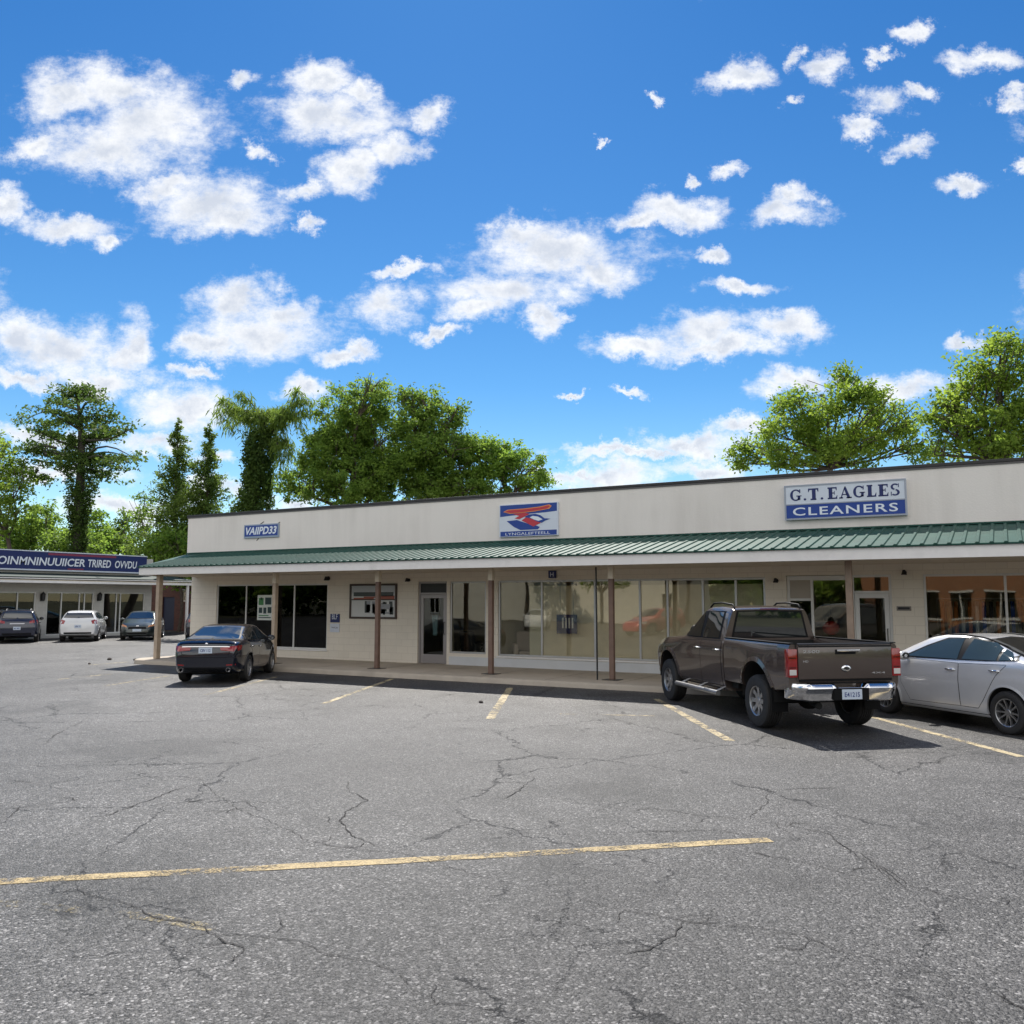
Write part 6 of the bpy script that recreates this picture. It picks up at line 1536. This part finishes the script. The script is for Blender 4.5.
def aim(px, extra):          # heading of a car seen from behind, turned 'extra' degrees left of the sight line
    d = ray(px, 600); a = math.atan2(d[1], d[0]) + R(extra); return np.array([math.cos(a), math.sin(a)])
def put(px, py, u, back):    # origin from the point under the middle of the near bumper
    p = G(px, py)[:2] + u * back; return (p[0], p[1], .004), heading(u)
M['white_paint'] = paint('white_paint', (.72, .72, .72), .0, .3)
S = hatch(1.5, 4.2, 1.74)
S['patches'] = [('tail_lamp', M['lamp_red'], [(-2.07, .56, 1.02), (-1.84, .84, 1.06), (-1.88, .86, .84), (-2.08, .62, .84)], True), ('lower_valance', M['trim'], [(-2.09, .6, .46), (-2.09, -.6, .46), (-2.09, -.6, .33), (-2.09, .6, .33)], False), ('headlamp', M['headlamp'], [(1.95, .52, .7), (1.62, .80, .82), (1.55, .82, .72), (1.96, .50, .62)], True)]
u = aim(80, -8); loc, rz = put(77, 642.0, u, 2.1)
car, sk, _ = build_car('white_hatchback', 'white hatchback parked nose in at the blue signed shop', loc, rz, S, M['white_paint'])
number_plate(car, -2.105, 0, .74, 'HB4 19')
mb = MB(); quad_patch(mb, sk, [(-1.62, .5, 1.46), (-1.62, -.5, 1.46), (-1.78, -.5, 1.42), (-1.78, .5, 1.42)], 10, 2, .02, .02); mb.build('roof_spoiler', M['white_paint'], car, smooth=40)
M['blue_paint'] = paint('dark_blue_paint', (.005, .009, .034), .1, .2, dirt=.05)
S = hatch(1.56, 4.3, 1.80, 1.10)
S['patches'] = [('tail_lamp', M['lamp_red'], [(-2.12, .50, 1.02), (-1.90, .86, 1.05), (-1.94, .88, .90), (-2.13, .50, .90)], True), ('lower_valance', M['trim'], [(-2.14, .6, .46), (-2.14, -.6, .46), (-2.14, -.6, .33), (-2.14, .6, .33)], False), ('chrome_strip', M['chrome_dull'], [(-2.13, .3, .92), (-2.13, -.3, .92), (-2.13, -.3, .87), (-2.13, .3, .87)], False), ('headlamp', M['headlamp'], [(1.95, .52, .7), (1.66, .80, .82), (1.6, .82, .72), (1.96, .50, .62)], True)]
u = aim(15, -3); loc, rz = put(16, 643.2, u, 2.15)
car, sk, _ = build_car('dark_blue_hatchback', 'dark blue hatchback with silver roof rails at the far left edge', loc, rz, S, M['blue_paint'])
number_plate(car, -2.155, 0, .68, 'M2 885')
for s in (1, -1):
    mb = MB(); pts = [sk.cast((x, s * .5, 4), (0, 0, -1))[0] for x in np.linspace(-1.5, .0, 10)]; mb.tube([tuple(p + Vector((0, 0, .03 if 0 < i < 9 else 0))) for i, p in enumerate(pts)], .02, 8); mb.build('roof_rail', M['chrome_dull'], car, smooth=60)
M['grey_paint'] = paint('grey_green_paint', (.035, .046, .043), .4, .28)
S = far_sedan(); S['R'] = .33
S['patches'] = [('headlamp', M['lamp_amber'], [(2.08, .52, .80), (1.72, .84, .84), (1.74, .84, .70), (2.12, .50, .66)], True), ('grille', M['trim'], [(2.14, .42, .72), (2.14, -.42, .72), (2.15, -.42, .56), (2.15, .42, .56)], False), ('front_valance', M['trim'], [(2.14, .5, .40), (2.14, -.5, .40), (2.14, -.5, .30), (2.14, .5, .30)], False), ('tail_lamp', M['lamp_red'], [(-2.14, .45, .94), (-1.9, .80, .98), (-1.98, .82, .84), (-2.14, .45, .82)], True)]
u = -aim(138, -8); p = G(136.5, 640.5)[:2] - u * 2.15
car, sk, _ = build_car('grey_sedan', 'grey green sedan facing out beside the tan end post', (p[0], p[1], .004), heading(u), S, M['grey_paint'])
mb = MB(); q = sk.cast((4, 0, .68), (-1, 0, 0))[0]; mb.ball((q.x + .012, 0, .70), (.012, .07, .035), 12, 8); mb.build('emblem', M['chrome'], car, smooth=60)
mb = MB(); q = sk.cast((4, 0, .5), (-1, 0, 0))[0]; mb.box((q.x, -.2, .44), (q.x + .02, .2, .56)); pl = mb.build('number_plate', M['plate'], car, bevel=.003)
S = hatch(1.62, 4.3, 1.80, 1.12)
S['patches'] = [('tail_lamp', M['lamp_red'], [(-2.12, .50, 1.02), (-1.90, .86, 1.05), (-1.94, .88, .90), (-2.13, .50, .90)], True)]
u = aim(196, -6); loc, rz = put(203, 641.5, u, 2.15)
build_car('black_hatchback', 'black hatchback mostly hidden behind the left corner of the beige shop', loc, rz, S, M['black_paint'])

# ================================================================== the far side of the lot, seen mirrored in the shop windows
def shed(name, label, x0, x1, y0, y1, h, m, wins, side):
    t = thing(name, label, 'building', ((x0 + x1) / 2, y1, 0))
    hs = [(a, b, .8, 2.5) for a, b in wins]
    wall_mesh(MB(), x0, x1, 0, h, hs, lambda u, z, d: (u, y1 - d, z), .25).build('front_wall', m, t, world=True)
    mb = MB(); mb.box((x0, y0, 0), (x0 + .25, y1 - .252, h)); mb.box((x1 - .25, y0, 0), (x1, y1 - .252, h)); mb.box((x0 + .25, y0, 0), (x1 - .25, y0 + .25, h)); mb.build('side_wall', side, t, world=True)
    mb = MB(); mb.box((x0 - .2, y0 - .2, h + .002), (x1 + .2, y1 + .3, h + .25)); mb.build('roof', M['cap'], t, world=True)
    for a, b, c, d in hs:
        mb = MB(); mb.box((a, y1 - .12, c), (b, y1 - .1, d)); f = mb.build('window', M['glass_dark'], t, world=True)
        mb = MB(); mb.box((a - .08, y1 + .002, d), (b + .08, y1 + .05, d + .12)); mb.box((a - .08, y1 + .002, c - .12), (b + .08, y1 + .06, c)); mb.box(((a + b) / 2 - .04, y1 - .098, c), ((a + b) / 2 + .04, y1 - .05, d)); mb.build('frame', M['white_frame'], f, world=True)
    return t
M['brick_o'] = block_mat('orange_brick', (.36, .13, .05), .22, .075, .01, colvar=.25, mcol=(.34, .27, .2), bump=.4, dirt=.3, stain=(.14, .06, .03))
shed('brick_shop', 'orange brick shop across the lot, mirrored in the right hand window', -9, 14, -34, -24, 4.6, M['brick_o'], [(-8.3, -7.2), (-6.4, -4.2), (-3.4, -2.2), (-1.4, .4), (1.2, 2.2), (3, 5.2), (6, 9)], M['brick_o'])
shed('white_store', 'pale flat roofed store across the lot, mirrored in the long window', -52, -25, -40, -30, 5.5, M['pale_wall'], [(-51, -50), (-26.5, -25.6)], M['pale_wall'])
def yard_tree(label, x, y, h, leaf):
    t = thing('shade_tree', label, 'tree', (x, y, 0), 0, 'trees across the lot'); mb = MB()
    limb(mb, (x, y, -.1), (x, y, h * .45), .2, .14, 0); bl = []
    for k in range(8):
        a = k * 2.4; r = h * .2; c = np.array([x + math.cos(a) * r, y + math.sin(a) * r, h * (.55 + .05 * (k % 5))]); bl.append((c, (h * .17, h * .17, h * .14))); limb(mb, (x, y, h * .4), c, .09, .02)
    mb.build('trunk', M['bark'], t, smooth=60, world=True); leaf_mesh('crown', clumps(bl, .7, .6, 26), M[leaf], t, .32)
yard_tree('shade tree across the lot left of the brick shop, mirrored in the long window', -12, -19, 7.5, 'leaf_mid')
yard_tree('shade tree across the lot before the pale store, mirrored in the long window', -22, -24, 8.5, 'leaf_light')
yard_tree('tall shade tree across the lot at the left end of the pale store', -38, -26, 9.5, 'leaf_mid')
yard_tree('round shade tree across the lot right before the pale store, mirrored in the long window', -29, -23, 6.5, 'leaf_yellow')
yard_tree('shade tree across the lot at the right end of the brick shop', 15.5, -22, 8, 'leaf_mid')

# ------------------------------------------------------------------ bits lying on the asphalt
def clod(px, py, s, label, m):
    p = G(px, py); rg = random.Random(px); mb = MB()
    mb.ball((0, 0, s * .3), (s, s * .8, s * .55), 9, 6); mb.v = [(a * (1 + rg.uniform(-.2, .2)), b * (1 + rg.uniform(-.2, .2)), max(-.003, c * (1 + rg.uniform(-.2, .2)))) for a, b, c in mb.v]
    o = mb.build('debris_lump', m, smooth=40); o.location = (p[0], p[1], .004); tag(o, label, 'debris', 'lumps lying on the asphalt')
M['clod'] = mat('clod', (.06, .05, .045), .9, var=.3, vscale=20)
clod(109.5, 660, .085, 'largest dark lump on the asphalt left of the tan end post', M['clod'])
clod(89.5, 664.3, .05, 'small dark lump on the asphalt furthest left of the tan end post', M['clod'])
clod(135, 660.5, .07, 'flat dark lump on the asphalt nearest the tan end post', M['clod'])
clod(481, 703, .05, 'small dark scrap beside the short stall line below the brown posts', M['clod'])
# cars across the lot, mirrored in the glass
M['red_paint'] = paint('red_paint', (.38, .03, .03), .1, .3)
S = hatch(1.6, 4.3, 1.8, 1.12)
S['patches'] = [('headlamp', M['headlamp'], [(1.95, .52, .7), (1.66, .80, .82), (1.6, .82, .72), (1.96, .50, .62)], True), ('tail_lamp', M['lamp_red'], [(-2.12, .50, 1.02), (-1.90, .86, 1.05), (-1.94, .88, .90), (-2.13, .50, .90)], True)]
build_car('red_hatchback', 'red hatchback across the lot, mirrored in the right half of the long window', (-18.0, -5.5, .004), 1.9, S, M['red_paint'])
S = far_sedan(); S['patches'] = [('headlamp', M['headlamp'], [(2.08, .52, .80), (1.72, .84, .84), (1.74, .84, .70), (2.12, .50, .66)], True)]
build_car('white_sedan', 'white sedan across the lot, mirrored in the left half of the long window', (-27.5, -9, .004), 1.2, S, M['white_paint'])
# the wooded edge beyond the far side of the lot: one mass, closes the horizon in the reflections
t = thing('far_woods', 'far wood closing the horizon across the lot behind the photographer', 'woods', (0, -70, 0)); t['kind'] = 'stuff'
bl = []
for k in range(120):
    a = R(150 + 240 * k / 119) ; rr = RNG.uniform(72, 84); c = (-10 + rr * 1.25 * math.cos(a), -2 + rr * math.sin(a) * .9, RNG.uniform(2.5, 5.5))
    if c[1] > 8 and -70 < c[0] < 40: continue
    bl.append((c, (5.5, 5.5, RNG.uniform(3.5, 5.5))))
wl = leaf_mesh('foliage', clumps(bl, .055, 1.3, 16, .35), M['leaf_mid'], t, 1.3); wl['kind'] = 'stuff'
